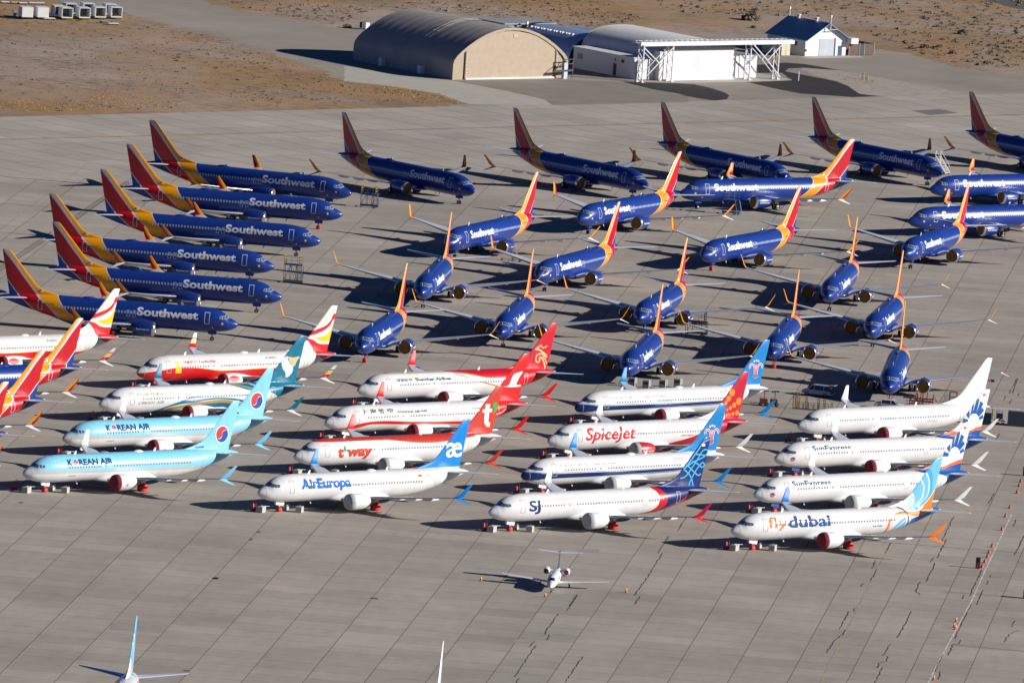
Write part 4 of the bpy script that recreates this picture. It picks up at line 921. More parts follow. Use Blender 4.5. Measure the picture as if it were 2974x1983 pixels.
# painted lines and tracks
def ribbon_sheet(name, pts, w, z, m):
    mb = MB()
    for q in stroke(pts, w): mb.add([(a, b, z) for a, b in q], [(0,1,2,3)])
    me = mb.mesh(name, m); return tag(put(name, me), kind='structure')
M_yl = mat('faded_yellow_line', (.33,.22,.12), .9, var=.3, scale=.3); M_yf = mat('very_faded_line', (.38,.30,.18), .9, var=.3, scale=.3); M_wl = mat('faded_white_line', (.56,.53,.49), .9, var=.3, scale=.4); M_crk = mat('sealed_crack', (.05,.045,.04), .9)
yl0 = Vector((-95.8, 2095.9+YO))
ribbon_sheet('taxiway_centre_line', [tuple(yl0-dv*200), tuple(yl0+dv*330)], .9, .032, M_yl)
ribbon_sheet('apron_lead_line', px([(-60,1420),(950,655)], (0,300), 3.734), .16, .032, M_yf)
ribbon_sheet('apron_lead_line', px([(610,240),(530,400),(0,1450),(-60,1560)], (2400,1500), 3.246), .2, .032, M_yf)
ribbon_sheet('apron_lead_line', px([(2350,-40),(1700,560)], (0,1600), 3.36), .12, .032, M_yf)
ribbon_sheet('apron_edge_line', px([(1745,-20),(1500,500),(1370,790),(1040,1400),(960,1568)], (2400,1500), 3.246), .22, .032, M_wl)
for a, b in (((1955,700),(2350,720)), ((500,820),(1400,800))): ribbon_sheet('apron_edge_line', px([a, b], (0,300), 3.734), .12, .032, M_wl)
ribbon_sheet('expansion_joint', px([(330,225),(1863,345),(2300,380)], (2400,1500), 3.246), .24, .032, M_crk)
ribbon_sheet('expansion_joint', px([(1100,705),(2300,800)], (2400,1500), 3.246), .2, .032, M_crk)
ribbon_sheet('expansion_joint', px([(1200,1205),(2300,1310)], (2400,1500), 3.246), .2, .032, M_crk)
ribbon_sheet('expansion_joint', px([(1690,445),(2352,500),(3000,560)], (1974,640), 2.352), .2, .032, M_crk)
def track(a, b):
    """drain cover with ladder-like slots"""
    pa, pb = Vector(px([a], (0,300), 3.734)[0]), Vector(px([b], (0,300), 3.734)[0]); d = pb-pa; l = d.length; d.normalize(); n = Vector((-d.y, d.x)); mb = MB()
    for o in (-.55, .55): 
        q = [pa+n*(o-.06), pb+n*(o-.06), pb+n*(o+.06), pa+n*(o+.06)]; mb.add([(v.x, v.y, .034) for v in q], [(0,1,2,3)])
    t = 0
    while t < l:
        q = [pa+d*t-n*.5, pa+d*(t+.22)-n*.5, pa+d*(t+.22)+n*.5, pa+d*t+n*.5]; mb.add([(v.x, v.y, .036) for v in q], [(0,1,2,3)]); t += 1.1
    tag(put('drain_cover', mb.mesh('drain_cover', mat('drain_slots', (.10,.09,.08), .9))), kind='structure')
track((1400,850), (-300,2000))
# jagged sealed cracks along the slabs
rc = random.Random(11)
def crack(pts, w=.13):
    P2 = []
    for a, b in zip(pts, pts[1:]):
        n = max(2, int(math.hypot(b[0]-a[0], b[1]-a[1])/1.1))
        for i in range(n):
            t = i/n; P2.append((a[0]+(b[0]-a[0])*t+rc.uniform(-.1,.1), a[1]+(b[1]-a[1])*t+rc.uniform(-.3,.3)))
    P2.append(pts[-1]); return stroke(P2, [w*rc.uniform(.5,1.5) for _ in P2])
CK = [((2400,1500),3.246,[[(1200,0),(1090,230)],[(1140,210),(1080,320),(1045,390)],[(1010,385),(980,430)],[(1025,435),(1000,500),(940,612)],[(885,615),(845,700),(885,738)],[(800,890),(750,1000),(715,1060),(665,1140)],[(600,1205),(530,1310)],[(580,1315),(565,1365),(500,1380),(480,1425)],[(530,1425),(455,1568)],[(610,250),(555,345)],[(465,412),(430,487)],[(480,495),(418,600)],[(355,625),(328,660)],[(210,895),(125,1060)],[(180,1065),(155,1110),(90,1150),(0,1285)],[(270,860),(262,890)],[(1785,30),(1765,90)],[(1365,825),(1240,1080),(1215,1150)],[(1265,1160),(1250,1200),(1195,1205),(1145,1305)],[(1095,1300),(1025,1460)],[(1475,690),(1415,830)],[(1550,545),(1545,570)],[(1520,605),(1510,640)],[(1300,735),(1285,775)],[(1815,1070),(1725,1110),(1675,1180)],[(1780,980),(1745,1040)],[(1080,1455),(1055,1530)],[(1470,500),(1420,600),(1350,750)]]),
      ((1000,1700),3.36,[[(2275,90),(2170,250)],[(2090,275),(1995,400),(1955,480)],[(2000,480),(1972,530)],[(1865,535),(1805,595)],[(1870,585),(1770,730),(1660,890)],[(1710,900),(1670,960)],[(2330,690),(2220,850),(2155,940)]]),
      ((1000,1100),2.352,[[(2335,945),(2300,1000),(2275,1040)],[(2220,1075),(2140,1190)],[(2175,1190),(2060,1370),(1980,1480)],[(2020,1485),(1985,1540)],[(1595,1470),(1535,1550)]]),
      ((1974,640),2.352,[[(2310,1080),(2275,1180)],[(2225,1200),(2210,1230)]]),
      ((1974,1100),2.352,[[(2150,780),(2110,850)],[(2360,1060),(2290,1200)]]),
      ((2600,1100),6.289,[[(2230,0),(2140,165)],[(2115,195),(2090,270)],[(2135,370),(2090,460)],[(2270,270),(2245,320)],[(1910,1000),(1810,1150)]])]
mb = MB()
for o, s, L_ in CK:
    for pl in L_:
        for q in crack(px(pl, o, s)): mb.add([(a, b, .038) for a, b in q], [(0,1,2,3)])
tag(put('pavement_cracks', mb.mesh('pavement_cracks', M_crk)), kind='structure')
# patched slabs: darker squares
M_pat = mat('patched_concrete', (.31,.28,.245), .9, var=.1); M_pat2 = mat('dark_repair', (.10,.095,.09), .9)
for pts, o, s, mm in (([(1105,675),(1650,715),(1580,800),(1060,765)], (0,1600), 3.36, M_pat), ([(1210,775),(1500,760),(1690,800),(1400,820)], (2300,100), 3.49, mat('oil_darkened_concrete', (.16,.16,.15), .9)), ([(2065,258),(2135,258),(2130,272),(2080,272)], (0,1600), 3.36, M_pat2),
        ([(1450,1355),(1495,1355),(1485,1367),(1455,1367)], (0,1100), 2.352, M_pat2), ([(1755,1040),(1785,1042),(1775,1052),(1750,1050)], (0,1100), 2.352, M_pat2), ([(1705,1090),(1730,1092),(1722,1104),(1700,1102)], (0,1100), 2.352, M_pat2), ([(125,840),(160,841),(155,850),(128,849)], (0,1100), 2.352, M_pat2), ([(250,115),(330,118),(325,135),(255,130)], (1000,1700), 3.36, M_pat2),
        ([(1790,1157),(1845,1160),(1838,1172),(1790,1170)], (0,1600), 3.36, M_pat2), ([(1600,1160),(1745,1165),(1730,1187),(1595,1180)], (1000,1100), 2.352, M_pat), ([(1665,515),(1870,535),(1840,568),(1640,558)], (1000,1700), 3.36, M_pat),
        ([(2090,615),(2270,618),(2230,650),(2075,640)], (0,1600), 3.36, M_pat)):
    sheet('repaired_slab', px(pts, o, s), .028, mm)
# dry grass fringe and scrub, too many to count
def scrub(name, region, n, seed, hmin, hmax, col, lab):
    rnd = random.Random(seed); mb = MB(); xs = [p[0] for p in region]; ys = [p[1] for p in region]; c = 0
    def inside(x, y):
        r_ = False; j = len(region)-1
        for i in range(len(region)):
            a, b = region[i], region[j]
            if (a[1] > y) != (b[1] > y) and x < (b[0]-a[0])*(y-a[1])/(b[1]-a[1])+a[0]: r_ = not r_
            j = i
        return r_
    cl = [(rnd.uniform(min(xs), max(xs)), rnd.uniform(min(ys), max(ys)), rnd.uniform(3, 12)) for _ in range(int(n/40))]
    while c < n:
        q = rnd.choice(cl); x, y = (rnd.gauss(q[0], q[2]), rnd.gauss(q[1], q[2]*1.5)) if rnd.random() < .7 else (rnd.uniform(min(xs), max(xs)), rnd.uniform(min(ys), max(ys)))
        if not inside(x, y): 
            if rnd.random() < .02: c += 1
            continue
        h = rnd.uniform(hmin, hmax)*rnd.choice((.5,.7,1,1,1.6)); r_ = h*rnd.uniform(.9, 2.2)
        for j in range(4):
            a = rnd.uniform(0, 6.28); ox, oy = r_*.5*math.cos(a), r_*.5*math.sin(a)
            vs = [(x+ox+r_*.5*math.cos(b+a), y+oy+r_*.5*math.sin(b+a), rnd.uniform(0, .12)) for b in (0, 2.1, 4.2)] + [(x+ox*.6, y+oy*.6, h*rnd.uniform(.6, 1))]
            mb.add(vs, [(0,1,3),(1,2,3),(2,0,3)])
        c += 1
    return tag(put(name, mb.mesh(name, col, fix=False)), label=lab, cat='scrub', kind='stuff')
M_scr = mat('dry_scrub', (.19,.135,.08), .95, var=.5, scale=.15); M_scd = mat('grey_green_scrub', (.14,.112,.075), .95, var=.5, scale=.15)
RL = px([(-60,-20),(350,10),(840,60),(1200,200),(1600,300),(1890,400),(2352,560),(3300,712),(2600,715),(1300,740),(0,785),(-60,790)], (0,0), k)
RT = px([(1250,-80),(3900,-80),(4400,130),(4100,190),(2600,50),(2352,180),(2000,120),(1600,50)], (0,0), k)
RR = px([(520,-60),(2500,-60),(2500,480),(1900,450),(1400,290),(1180,170),(640,110),(0,90),(-400,-60)], (1974,0), k)
scrub('desert_scrub', RL, 1800, 3, .08, .22, M_scr, 'low dry scrub scattered over the bare ground left of the tan hangar')
scrub('desert_scrub', RT, 1500, 4, .1, .3, M_scr, 'low dry scrub on the slope behind the arched hangars')
scrub('desert_scrub', RR, 1700, 5, .12, .38, M_scd, 'darker scrub on the desert right of and behind the white garage')
def bush(x, y, r, lab, m=None):
    rnd = random.Random(int(x*7+y)); mb = MB()
    for i in range(150):
        a, b = rnd.uniform(0, 6.28), rnd.uniform(.05, 1.5); q = r*rnd.uniform(.55, 1.05)
        c = Vector((q*math.cos(a)*math.cos(b), q*math.sin(a)*math.cos(b), q*math.sin(b)*.75)); s = r*.16; u = Vector((rnd.uniform(-1,1), rnd.uniform(-1,1), rnd.uniform(-1,1))).normalized(); v = u.orthogonal().normalized()
        mb.add([c+u*s, c+v*s, c-u*s, c-v*s], [(0,1,2,3)])
    r0 = empty('bush', (x, y, 0), 0, lab, 'bush', 'larger desert bushes')
    part('foliage', mb, m or M_scd, r0, fix=False); part('stems', MB().cyl((0,0,0),(.1,0,r*.5),r*.06,6).cyl((0,0,0),(-.15,.1,r*.5),r*.05,6).cyl((0,0,0),(0,-.2,r*.45),r*.05,6), M_scr, r0)
for (bx, by), r_, lab in zip(px([(490,140),(505,195),(1935,235),(2100,440),(1670,330),(1865,370),(1770,325),(1585,335)], (1974,0), k)+px([(20,192)], (1000,0), k), (2.2,.8,1.3,1.0,1.1,1.0,.8,.9,1.0),
    ('big dark bush behind the white garage, left of its roof','small bush just below the big dark one behind the garage','round bush alone on the slope at the upper right','dark bush low at the right edge of the desert','bush in the dry patch right of the garage, left one','bush in the dry patch right of the garage, lower right one','bush in the dry patch right of the garage, upper one','blue-dark low bush at the edge of the paving right of the garage','bush by the road left of the tan hangar roof')): bush(bx, by, r_, lab)
M_gr = mat('golden_dry_grass', (.50,.32,.13), .95, var=.4, scale=.3)
GP = px([(300,590),(640,640),(780,690),(850,712),(500,690),(200,600)], (1000,0), k)
scrub('dry_grass', GP, 900, 8, .05, .12, M_gr, 'golden dry grass along the edge of the paving before the tan hangar')
scrub('dry_grass', px([(1020,495),(1340,540),(1330,580),(1140,575)], (1974,0), k), 160, 9, .05, .15, M_gr, 'golden dry grass round the thin posts right of the black asphalt')
scrub('dry_grass', px([(0,690),(600,700),(700,620),(1250,700),(1200,735),(600,752),(0,765)], (0,0), k), 2600, 12, .04, .11, M_gr, 'golden dry grass along the far edge of the taxiway at the left')

# ------------------------------------------------------------------ buildings
ax_u = Vector((math.cos(R(39)), math.sin(R(39)), 0)); ax_v = Vector((-math.sin(R(39)), math.cos(R(39)), 0))   # along the fronts, and away from them
M_tan = mat('tan_fabric', (.40,.32,.235), .8, var=.05, scale=.4); M_tanr = mat('weathered_roof_fabric', (.33,.30,.275), .7, var=.1, scale=.3)
M_wh = mat('white_sheet_metal', (.66,.66,.67), .5, var=.03); M_wroof = mat('white_roof_metal', (.62,.62,.62), .4, .0, var=.04); M_broof = mat('blue_roof_metal', (.14,.28,.44), .5, .0, var=.05); M_bgrey = mat('blue_grey_vault_metal', (.42,.52,.68), .38, .5)
M_shutter = mat('grey_shutter', (.40,.45,.50), .5); M_dblue = mat('dark_blue_door', (.02,.06,.14), .5); M_truss = mat('white_truss_paint', (.62,.63,.66), .5)
def rot_empty(name, loc, lab, cat): return empty(name, loc, R(39), lab, cat)
def arch_prof(wd, h, wall, bulge=1.0, n=28, fl=.72):
    pts = [(0, 0), (0, wall)]
    for i in range(1, n):
        t = math.pi*(1-i/n); c, s = math.cos(t), math.sin(t)
        pts.append((wd/2+wd/2*math.copysign(abs(c)**fl if abs(c) > 0 else 0, c), wall+(h-wall)*abs(s)**.95))
    return pts+[(wd, wall), (wd, 0)]
def vault(mb, prof, y0, y1, bays=0, amp=.0):
    rs = []; ny = max(1, bays*6)
    for i in range(ny+1):
        t = i/ny; y = y0+(y1-y0)*t; k_ = amp*(abs(math.sin(math.pi*t*bays))-.5) if bays else 0
        cx = (prof[0][0]+prof[-1][0])/2
        rs.append([(cx+(a-cx)*(1-k_/14), y, b*(1-k_/10)) for a, b in prof])
    return mb.rings(rs, caps=False, closed=False)
# tan fabric hangar
hb = at(1314, 233); hg = rot_empty('fabric_hangar', (hb.x, hb.y, 0), 'large tan fabric arch hangar with a closed front and long rounded roof', 'hangar')
W_, D_, H_ = 28.9, 32.0, 10.1
pr = [(0,0),(0,3.1),(.25,3.9),(.9,4.7),(2.0,5.6),(3.6,6.7),(5.6,7.85),(7.8,8.85),(10.2,9.6),(12.4,10.0),(14.45,10.1)]; pr += [(W_-a, b) for a, b in pr[-2::-1]]
part('roof_cover', vault(MB(), pr, .25, D_, 12, .035), M_tanr, hg, 35, fix=False)
part('front_wall', MB().add([(a, .3, b) for a, b in pr], [tuple(range(len(pr)))]), M_tan, hg)
part('back_wall', MB().add([(a, D_-.1, b) for a, b in pr], [tuple(range(len(pr)))]), M_tan, hg)
part('arch_trim', MB().rings([[(W_/2+(a-W_/2)*q, y, b*q) for a, b in pr] for q, y in ((1.004,.3),(1.004,-.02),(.955,-.02),(.955,.24))], False, False), M_tan, hg, 30)
dpr = [(3.1,.06),(3.1,5.6)] + [(a, b*.93) for a, b in pr if 3.5 < a < W_-3.5] + [(W_-3.1,5.6),(W_-3.1,.06)]
part('door_curtain', MB().add([(a, .16, b) for a, b in dpr], [tuple(range(len(dpr)))]).add([(a, .22, b) for a, b in dpr], [tuple(range(len(dpr)))]), mat('tan_door_fabric', (.42,.335,.245), .8, var=.07, scale=.8, bump=.3), hg)
for x in (3.1, W_-3.1):
    g_ = MB().box((x, .1, 2.9), (.22, .16, 5.6))
    dr = part('door_guide', g_, mat('guide_brown', (.22,.17,.12), .8), hg)  # door guides in one even brown, darker than the door fabric
    for i in range(7): part('bolt_plate', MB().box((x+.25, .05, .6+i*.75), (.16,.08,.2)), M_white, dr)
part('door_base_weight', MB().box((W_/2, .0, .17), (22.5, .3, .3)), M_white, hg)
part('door_hatch', MB().box((W_/2+.9, .12, 8.55), (1.1,.05,.8)), mat('hatch_tan', (.5,.39,.28), .8), hg)
for y in (12.4, 13.6): 
    q = [p for p in pr if p[1] > 6.0]; part('roof_strap', MB().rings([[(a, y+d_, b*1.004+.14) for a, b in q] for d_ in (0, .7)], False, False), mat('strap_painted_sunlit', (.8,.72,.6), .7), hg)  # sunlight on the raised ridge is put into the pale strap colour
for y in (9.5, 22): part('side_box', MB().box((-.5, y, .9), (1.0, 1.1, 1.6)), M_white, hg, loc=(0,0,0))
fr = rot_empty('steel_frame_rack', hg.matrix_basis @ Vector((W_-2.0, -1.2, 0)), 'dark steel frame standing at the right corner of the tan hangar', 'rack')
part('frame', MB().beam((-2.6,0,1.5),(2.4,0,1.7),.4).beam((-.3,0,3.8),(2.6,0,3.9),.16).beam((-.4,0,2.9),(2.5,0,3.0),.2).beam((-2.4,0,1.7),(0,0,3.2),.14).beam((-.3,0,0),(-.3,0,3.9),.14).beam((2.3,0,0),(2.3,0,3.9),.14).beam((.9,0,2.9),(1.5,0,3.9),.12).beam((2.0,0,2.9),(2.5,0,3.9),.12), M_dark, fr)
part('notice_panel', MB().box((.4,-.15,1.6), (.85,.08,3.2)), mat('pale_blue_panel', (.45,.55,.7), .5), fr)
# white hangar: vault, lean-to, sliding doors, folded door canopy
wb = at(1780+285/4.126, 80+652/4.126)
wh = rot_empty('white_hangar', (wb.x, wb.y, 0), 'white metal vaulted hangar with flat-roofed side building and tall white doors', 'hangar')
inv = Matrix.Rotation(-R(39), 3, 'Z')
def lc(p): q = inv @ (Vector((p[0], p[1], 0))-Vector((wb.x, wb.y, 0))); return q
vp = arch_prof(19.6, 8.0, 3.4, fl=.8); vp = [(a+6.8, b) for a, b in vp]
part('vault_roof', vault(MB(), vp, 2.4, 26.4, 26, .10), M_wroof, wh, 30, fix=False)
part('gable_wall', MB().add([(a, 26.2, b) for a, b in vp], [tuple(range(len(vp)))]), M_wh, wh)
part('front_gable', MB().add([(a, 2.6, b) for a, b in vp], [tuple(range(len(vp)))]), M_wh, wh)
lt = part('side_building', MB().box((4.4,13.0,2.1), (5.0,19.2,4.2)), M_wh, wh)
part('flat_roof', MB().box((4.3,13.0,4.28), (5.4,19.6,.16)), M_white, lt)
part('door', MB().box((1.87, 9.4, 1.3), (.08,.95,2.4)), M_dark, lt); part('wall_lamp', MB().box((1.85, 9.4, 3.3), (.12,.3,.35)), M_dark, lt); part('vent', MB().box((1.86, 7.0, 3.2), (.1,.8,.6)), M_dark, lt); part('vent', MB().box((1.86, 20.5, 2.6), (.1,1.4,1.1)), M_grey, lt)
# door wall 18 m wide with ribbed leaves
def ribbed(mb, x0, x1, y, z0, z1, p=.5, dpt=.02):
    x = x0; i = 0; top = []
    pts = []
    while x < x1: pts.append((x, y-(dpt if i % 2 else 0))); pts.append((min(x+p*.5, x1), y-(dpt if i % 2 else 0))); x += p*.5; i += 1
    return mb.rings([[(a, b, z0) for a, b in pts], [(a, b, z1) for a, b in pts]], False, False)
for i in range(2): part('door_leaf', ribbed(MB(), 7.5+i*9, 7.5+i*9+8.95, 1.1, .3, 6.1), M_wh, wh, fix=False)
part('door_leaf', ribbed(MB(), 2.4, 6.2, 2.4, .1, 4.1), M_wh, wh, fix=False); part('door_leaf', ribbed(MB(), 28.0, 32.5, 2.2, .1, 4.6), M_wh, wh, fix=False)
part('door_sill', MB().box((16.5, .9, .16), (18.2,.5,.3)), M_white, wh)
part('header_box', MB().box((16.5, 2.0, 6.3), (18.2, 1.9, .5)), M_grey, wh); part('door_pocket', MB().box((6.9, 1.9, 2.9), (1.1, 1.9, 5.8)), M_wh, wh); part('door_pocket', MB().box((29.0, 3.6, 2.2), (6.8, 2.6, 4.4)), M_wh, wh)
cn = part('door_canopy', MB().box((19.2, -1.2, 7.55), (39.6,.35,.72)), M_white, wh)
part('canopy_roof', MB().box((19.2, .35, 7.62), (39.2, 2.7, .12)), M_white, cn)
tb = MB()
for i in range(30):
    x = -.3+i*1.3; tb.beam((x, -1.0, 7.98), (x+.65, .8, 8.05), .1).beam((x+.65, .8, 8.05), (x+1.3, -1.0, 7.98), .1)
tb.beam((-.3,-1.0,7.98),(38.7,-1.0,7.98),.1).beam((-.3,.8,8.05),(38.7,.8,8.05),.1); part('top_truss', tb, M_truss, cn)
for x0, yo in ((.0, 0), (7.9, .4), (28.3, .8), (35.8, 1.0)):
    t_ = MB(); top = 7.5; ya, yb = yo-1.6, yo
    t_.beam((x0, ya, 0), (x0, ya, top), .2).beam((x0, yb, 0), (x0, yb, top), .2)
    for z in range(0, 6, 2): t_.beam((x0, ya, z+.3), (x0, yb, z+2.1), .12).beam((x0, ya, z+2.2), (x0, yb, z+2.2), .08)
    t_.box((x0, ya, .12), (.6,.6,.24)).box((x0, yb, .12), (.6,.6,.24))
    part('canopy_leg', t_, M_truss, wh)
for y, w_ in ((-1.4, .2), (.3, .13)):
    for a, b in (((.1,7.0),(4.2,3.9)),((7.8,7.0),(4.2,3.9)),((4.2,3.9),(1.4,1.4)),((28.4,7.2),(32.2,4.0)),((35.8,7.2),(32.2,4.0)),((32.2,4.0),(35.8,.6))):
        part('diagonal_brace', MB().beam((a[0],y,a[1]), (b[0],y,b[1]), w_), M_truss, wh)
def HB(x, y): return (hb.x+ax_u.x*x+ax_v.x*y, hb.y+ax_u.y*x+ax_v.y*y, 0)
# blue-grey vault behind
qv = rot_empty('metal_vault_shed', HB(44.5, 37.6), 'blue-grey round-roofed shed with a row of small skylights, between tan and white hangars', 'shed')
vp2 = arch_prof(17, 6.0, .8, fl=.8)
part('vault_roof', vault(MB(), vp2, -18.6, 0), M_bgrey, qv, 30, fix=False); part('end_wall', MB().add([(a, -.05, b) for a, b in vp2], [tuple(range(len(vp2)))]), M_dark, qv); part('end_wall', MB().add([(a, -18.5, b) for a, b in vp2], [tuple(range(len(vp2)))]), mat('shed_front_painted_shade', (.02,.04,.08), .6), qv)  # front end wall coloured near-black so that it reads as shade
part('end_arch', vault(MB(), [(8.5+(a-8.5)*1.03, b*1.03) for a, b in vp2], -.2, 1.3), M_dark, qv, fix=False)  # dark arch carried a little past the far end
for i in range(14):
    y = -.7-i*1.0-(.22 if i % 2 else 0); part('skylight', MB().box((4.4, y, 5.58), (.5,.42,.3)), M_white, qv)
part('corner_post', MB().box((4.6, 1.0, 3.2), (.4,.4,6.4)), M_white, qv)
fo_ = rot_empty('flat_shed', HB(44.5, 40), 'flat-roofed grey shed half hidden beyond the tan hangar roof', 'shed')
part('wall', MB().box((6.5, 4, 2.8), (12.4, 7.4, 5.6)), M_bgrey, fo_); part('roof', MB().box((6.5, 4, 5.75), (13.4, 8.4, .25)), M_grey, fo_)
l2 = rot_empty('low_shed', HB(58, 40), 'low blue-roofed shed seen between the two round roofs', 'shed')
part('roof', MB().box((5,3,4.1),(11,6.6,.2)), M_broof, l2); part('wall', MB().box((5,3,2),(10.4,6,4.0)), M_wh, l2)
# white garage with blue roof
gb = at(2220+725/6.189, 20+890/6.189); ga = rot_empty('garage', (gb.x, gb.y, 0), 'small white gabled garage with blue roof and grey roller door', 'garage')
gw, gd, ge, gr_ = 10.9, 12.2, 3.5, 6.7
part('wall', MB().add([(0,0,0),(gw,0,0),(gw,0,ge),(gw/2,0,gr_-.12),(0,0,ge)], [(0,1,2,3,4)]).add([(0,gd,0),(gw,gd,0),(gw,gd,ge),(gw/2,gd,gr_-.12),(0,gd,ge)], [(0,1,2,3,4)]).add([(0,0,0),(0,gd,0),(0,gd,ge),(0,0,ge)], [(0,1,2,3)]).add([(gw,0,0),(gw,gd,0),(gw,gd,ge),(gw,0,ge)], [(0,1,2,3)]), M_wh, ga, fix=False)
for s in (0, 1):
    x0, x1 = (-.5, gw/2) if s == 0 else (gw+.5, gw/2)
    rf = part('roof', MB().add([(x0,-1.0,ge-.33),(x1,-1.0,gr_),(x1,gd+.3,gr_),(x0,gd+.3,ge-.33),(x0,-1.0,ge-.2),(x1,-1.0,gr_+.14),(x1,gd+.3,gr_+.14),(x0,gd+.3,ge-.2)], [(0,1,2,3),(7,6,5,4),(0,4,5,1),(3,2,6,7),(0,3,7,4)]), M_broof, ga)
    if s == 0:
        for y in (3.2, 8.9): part('roof_ventilator', MB().cyl((gw/2-.2,y,gr_-.1),(gw/2-.2,y,gr_+.55),.32,12).cyl((gw/2-.2,y,gr_+.6),(gw/2-.2,y,gr_+.85),.5,12), M_white, rf)
part('roller_door', MB().box((gw*.5+.2,-.03,1.55),(4.0,.06,3.9)), M_shutter, ga, loc=(0,0,.0)); part('door_recess', MB().box((gw*.5+2.35,-.05,1.8),(.32,.1,3.6)), M_dark, ga)
part('door', MB().box((9.3,-.04,1.0),(1.0,.08,2.0)), M_dblue, ga); part('wall_box', MB().box((.05,-.15,1.2),(.35,.3,.4)), M_dark, ga)
part('window', MB().box((-.04,3.2,2.3),(.08,1.1,.8)), M_dark, ga); part('window', MB().box((-.04,6.4,2.0),(.08,1.8,1.8)), M_dark, ga)
part('corner_canopy', MB().box((gw+1.0,-.7,3.1),(1.9,1.6,1.15)), M_white, ga)
part('crane_rail', MB().box((gw/2+.9,-1.1,5.5),(2.2,.1,.14)), M_yel, ga)
for y, h in ((-.9, 1.5), (gd+.1, 1.7)): part('mast', MB().cyl((gw/2+.2,y,gr_-1.2 if y < 0 else gr_),(gw/2+.2,y,gr_+h),.09,8).box((gw/2+.2,y,gr_+h),(.3,.3,.5)), M_white, ga)
ew = rot_empty('fenced_enclosure', ga.matrix_basis @ Vector((gw+.4, -.4, 0)), 'brown mesh fenced enclosure beside the white garage', 'enclosure')
ef = MB(); M_mesh = mat('brown_fence_slats', (.12,.075,.06), .8, var=.3, scale=2)
part('fence_panel', MB().box((3.4,0,1.25),(6.8,.06,2.3)), M_mesh, ew); part('fence_panel', MB().box((3.4,5,1.25),(6.8,.06,2.3)), M_mesh, ew); part('fence_panel', MB().box((6.8,2.5,1.25),(.06,5,2.3)), M_mesh, ew)
for x in (.05, 2.9, 4.2, 6.75): part('post', MB().cyl((x,-.06,0),(x,-.06,2.6),.06,8), M_strut, ew)
part('gate', MB().box((3.55,-.06,1.2),(1.1,.06,2.2)), M_dark, ew)
bc = at(2267, 163.5); bx = rot_empty('storage_container', (bc.x, bc.y, 0), 'beige shipping container left of the white garage', 'container')
part('body', MB().box((1.2,3,1.3),(2.4,6,2.5)), mat('beige_container', (.50,.45,.32), .6), bx)
for x in (.62, 1.8): part('door', MB().box((x,-.05,1.25),(1.1,.08,2.3)), mat('beige_door', (.55,.5,.36), .6), bx)
# ------------------------------------------------------------------ ground equipment
def g2(px_, py_): p = at(px_, py_); return (p.x, p.y, 0)
# concrete anchor blocks, fire extinguisher carts and straps at every white nose
blk = empty('concrete_anchor', (0,0,0)); KIDS[blk.name] = []
b0 = part('block', MB().box((0,0,.43),(1.35,.9,.86)), M_conc, blk)
for x in (-.32,.32): part('lifting_eye', MB().lathe([(-.04,.1),(-.04,.16),(.04,.16),(.04,.1)], (x,0,.9), 'y', 10), M_steel, blk)
index_kids(blk)
ext = empty('extinguisher_cart', (0,0,0))
part('bottle', MB().lathe([(.25,.01),(.25,.2),(1.1,.2),(1.25,.1),(1.35,.04)], (0,0,0), 'z', 14), M_redp, ext, 40)
part('handle', MB().beam((-.3,-.2,.3),(-.45,-.2,1.5),.06).beam((-.3,.2,.3),(-.45,.2,1.5),.06).beam((-.45,-.25,1.5),(-.45,.25,1.5),.06).box((-.05,0,.2),(.7,.5,.06)), M_redp, ext)
for y in (-.3,.3): part('wheel', wheel(MB(), (0,y,.24), .24, .1), M_tyre, ext, 40)
index_kids(ext)
names = {'korean1':'front-row pale blue airliner','aireuropa':'airliner with the sky blue fin','sriwijaya':'airliner with the navy patterned fin','flydubai':'airliner with the aqua and orange tail','sunx2':'nearer sun ray airliner','sunx1':'farther sun ray airliner','white':'plain white airliner','tway':'airliner with the brick red spine','shanghai':'airliner with the red ribbon','shenzhen':'airliner with the gold bird fin','lucky2':'red-bellied airliner','oman':'airliner with the teal swirl','korean2':'second-row pale blue airliner','spice':'airliner with the orange dotted fin','csouth2':'back-row navy striped airliner','csouth1':'nearer navy striped airliner'}
first_b = first_e = True
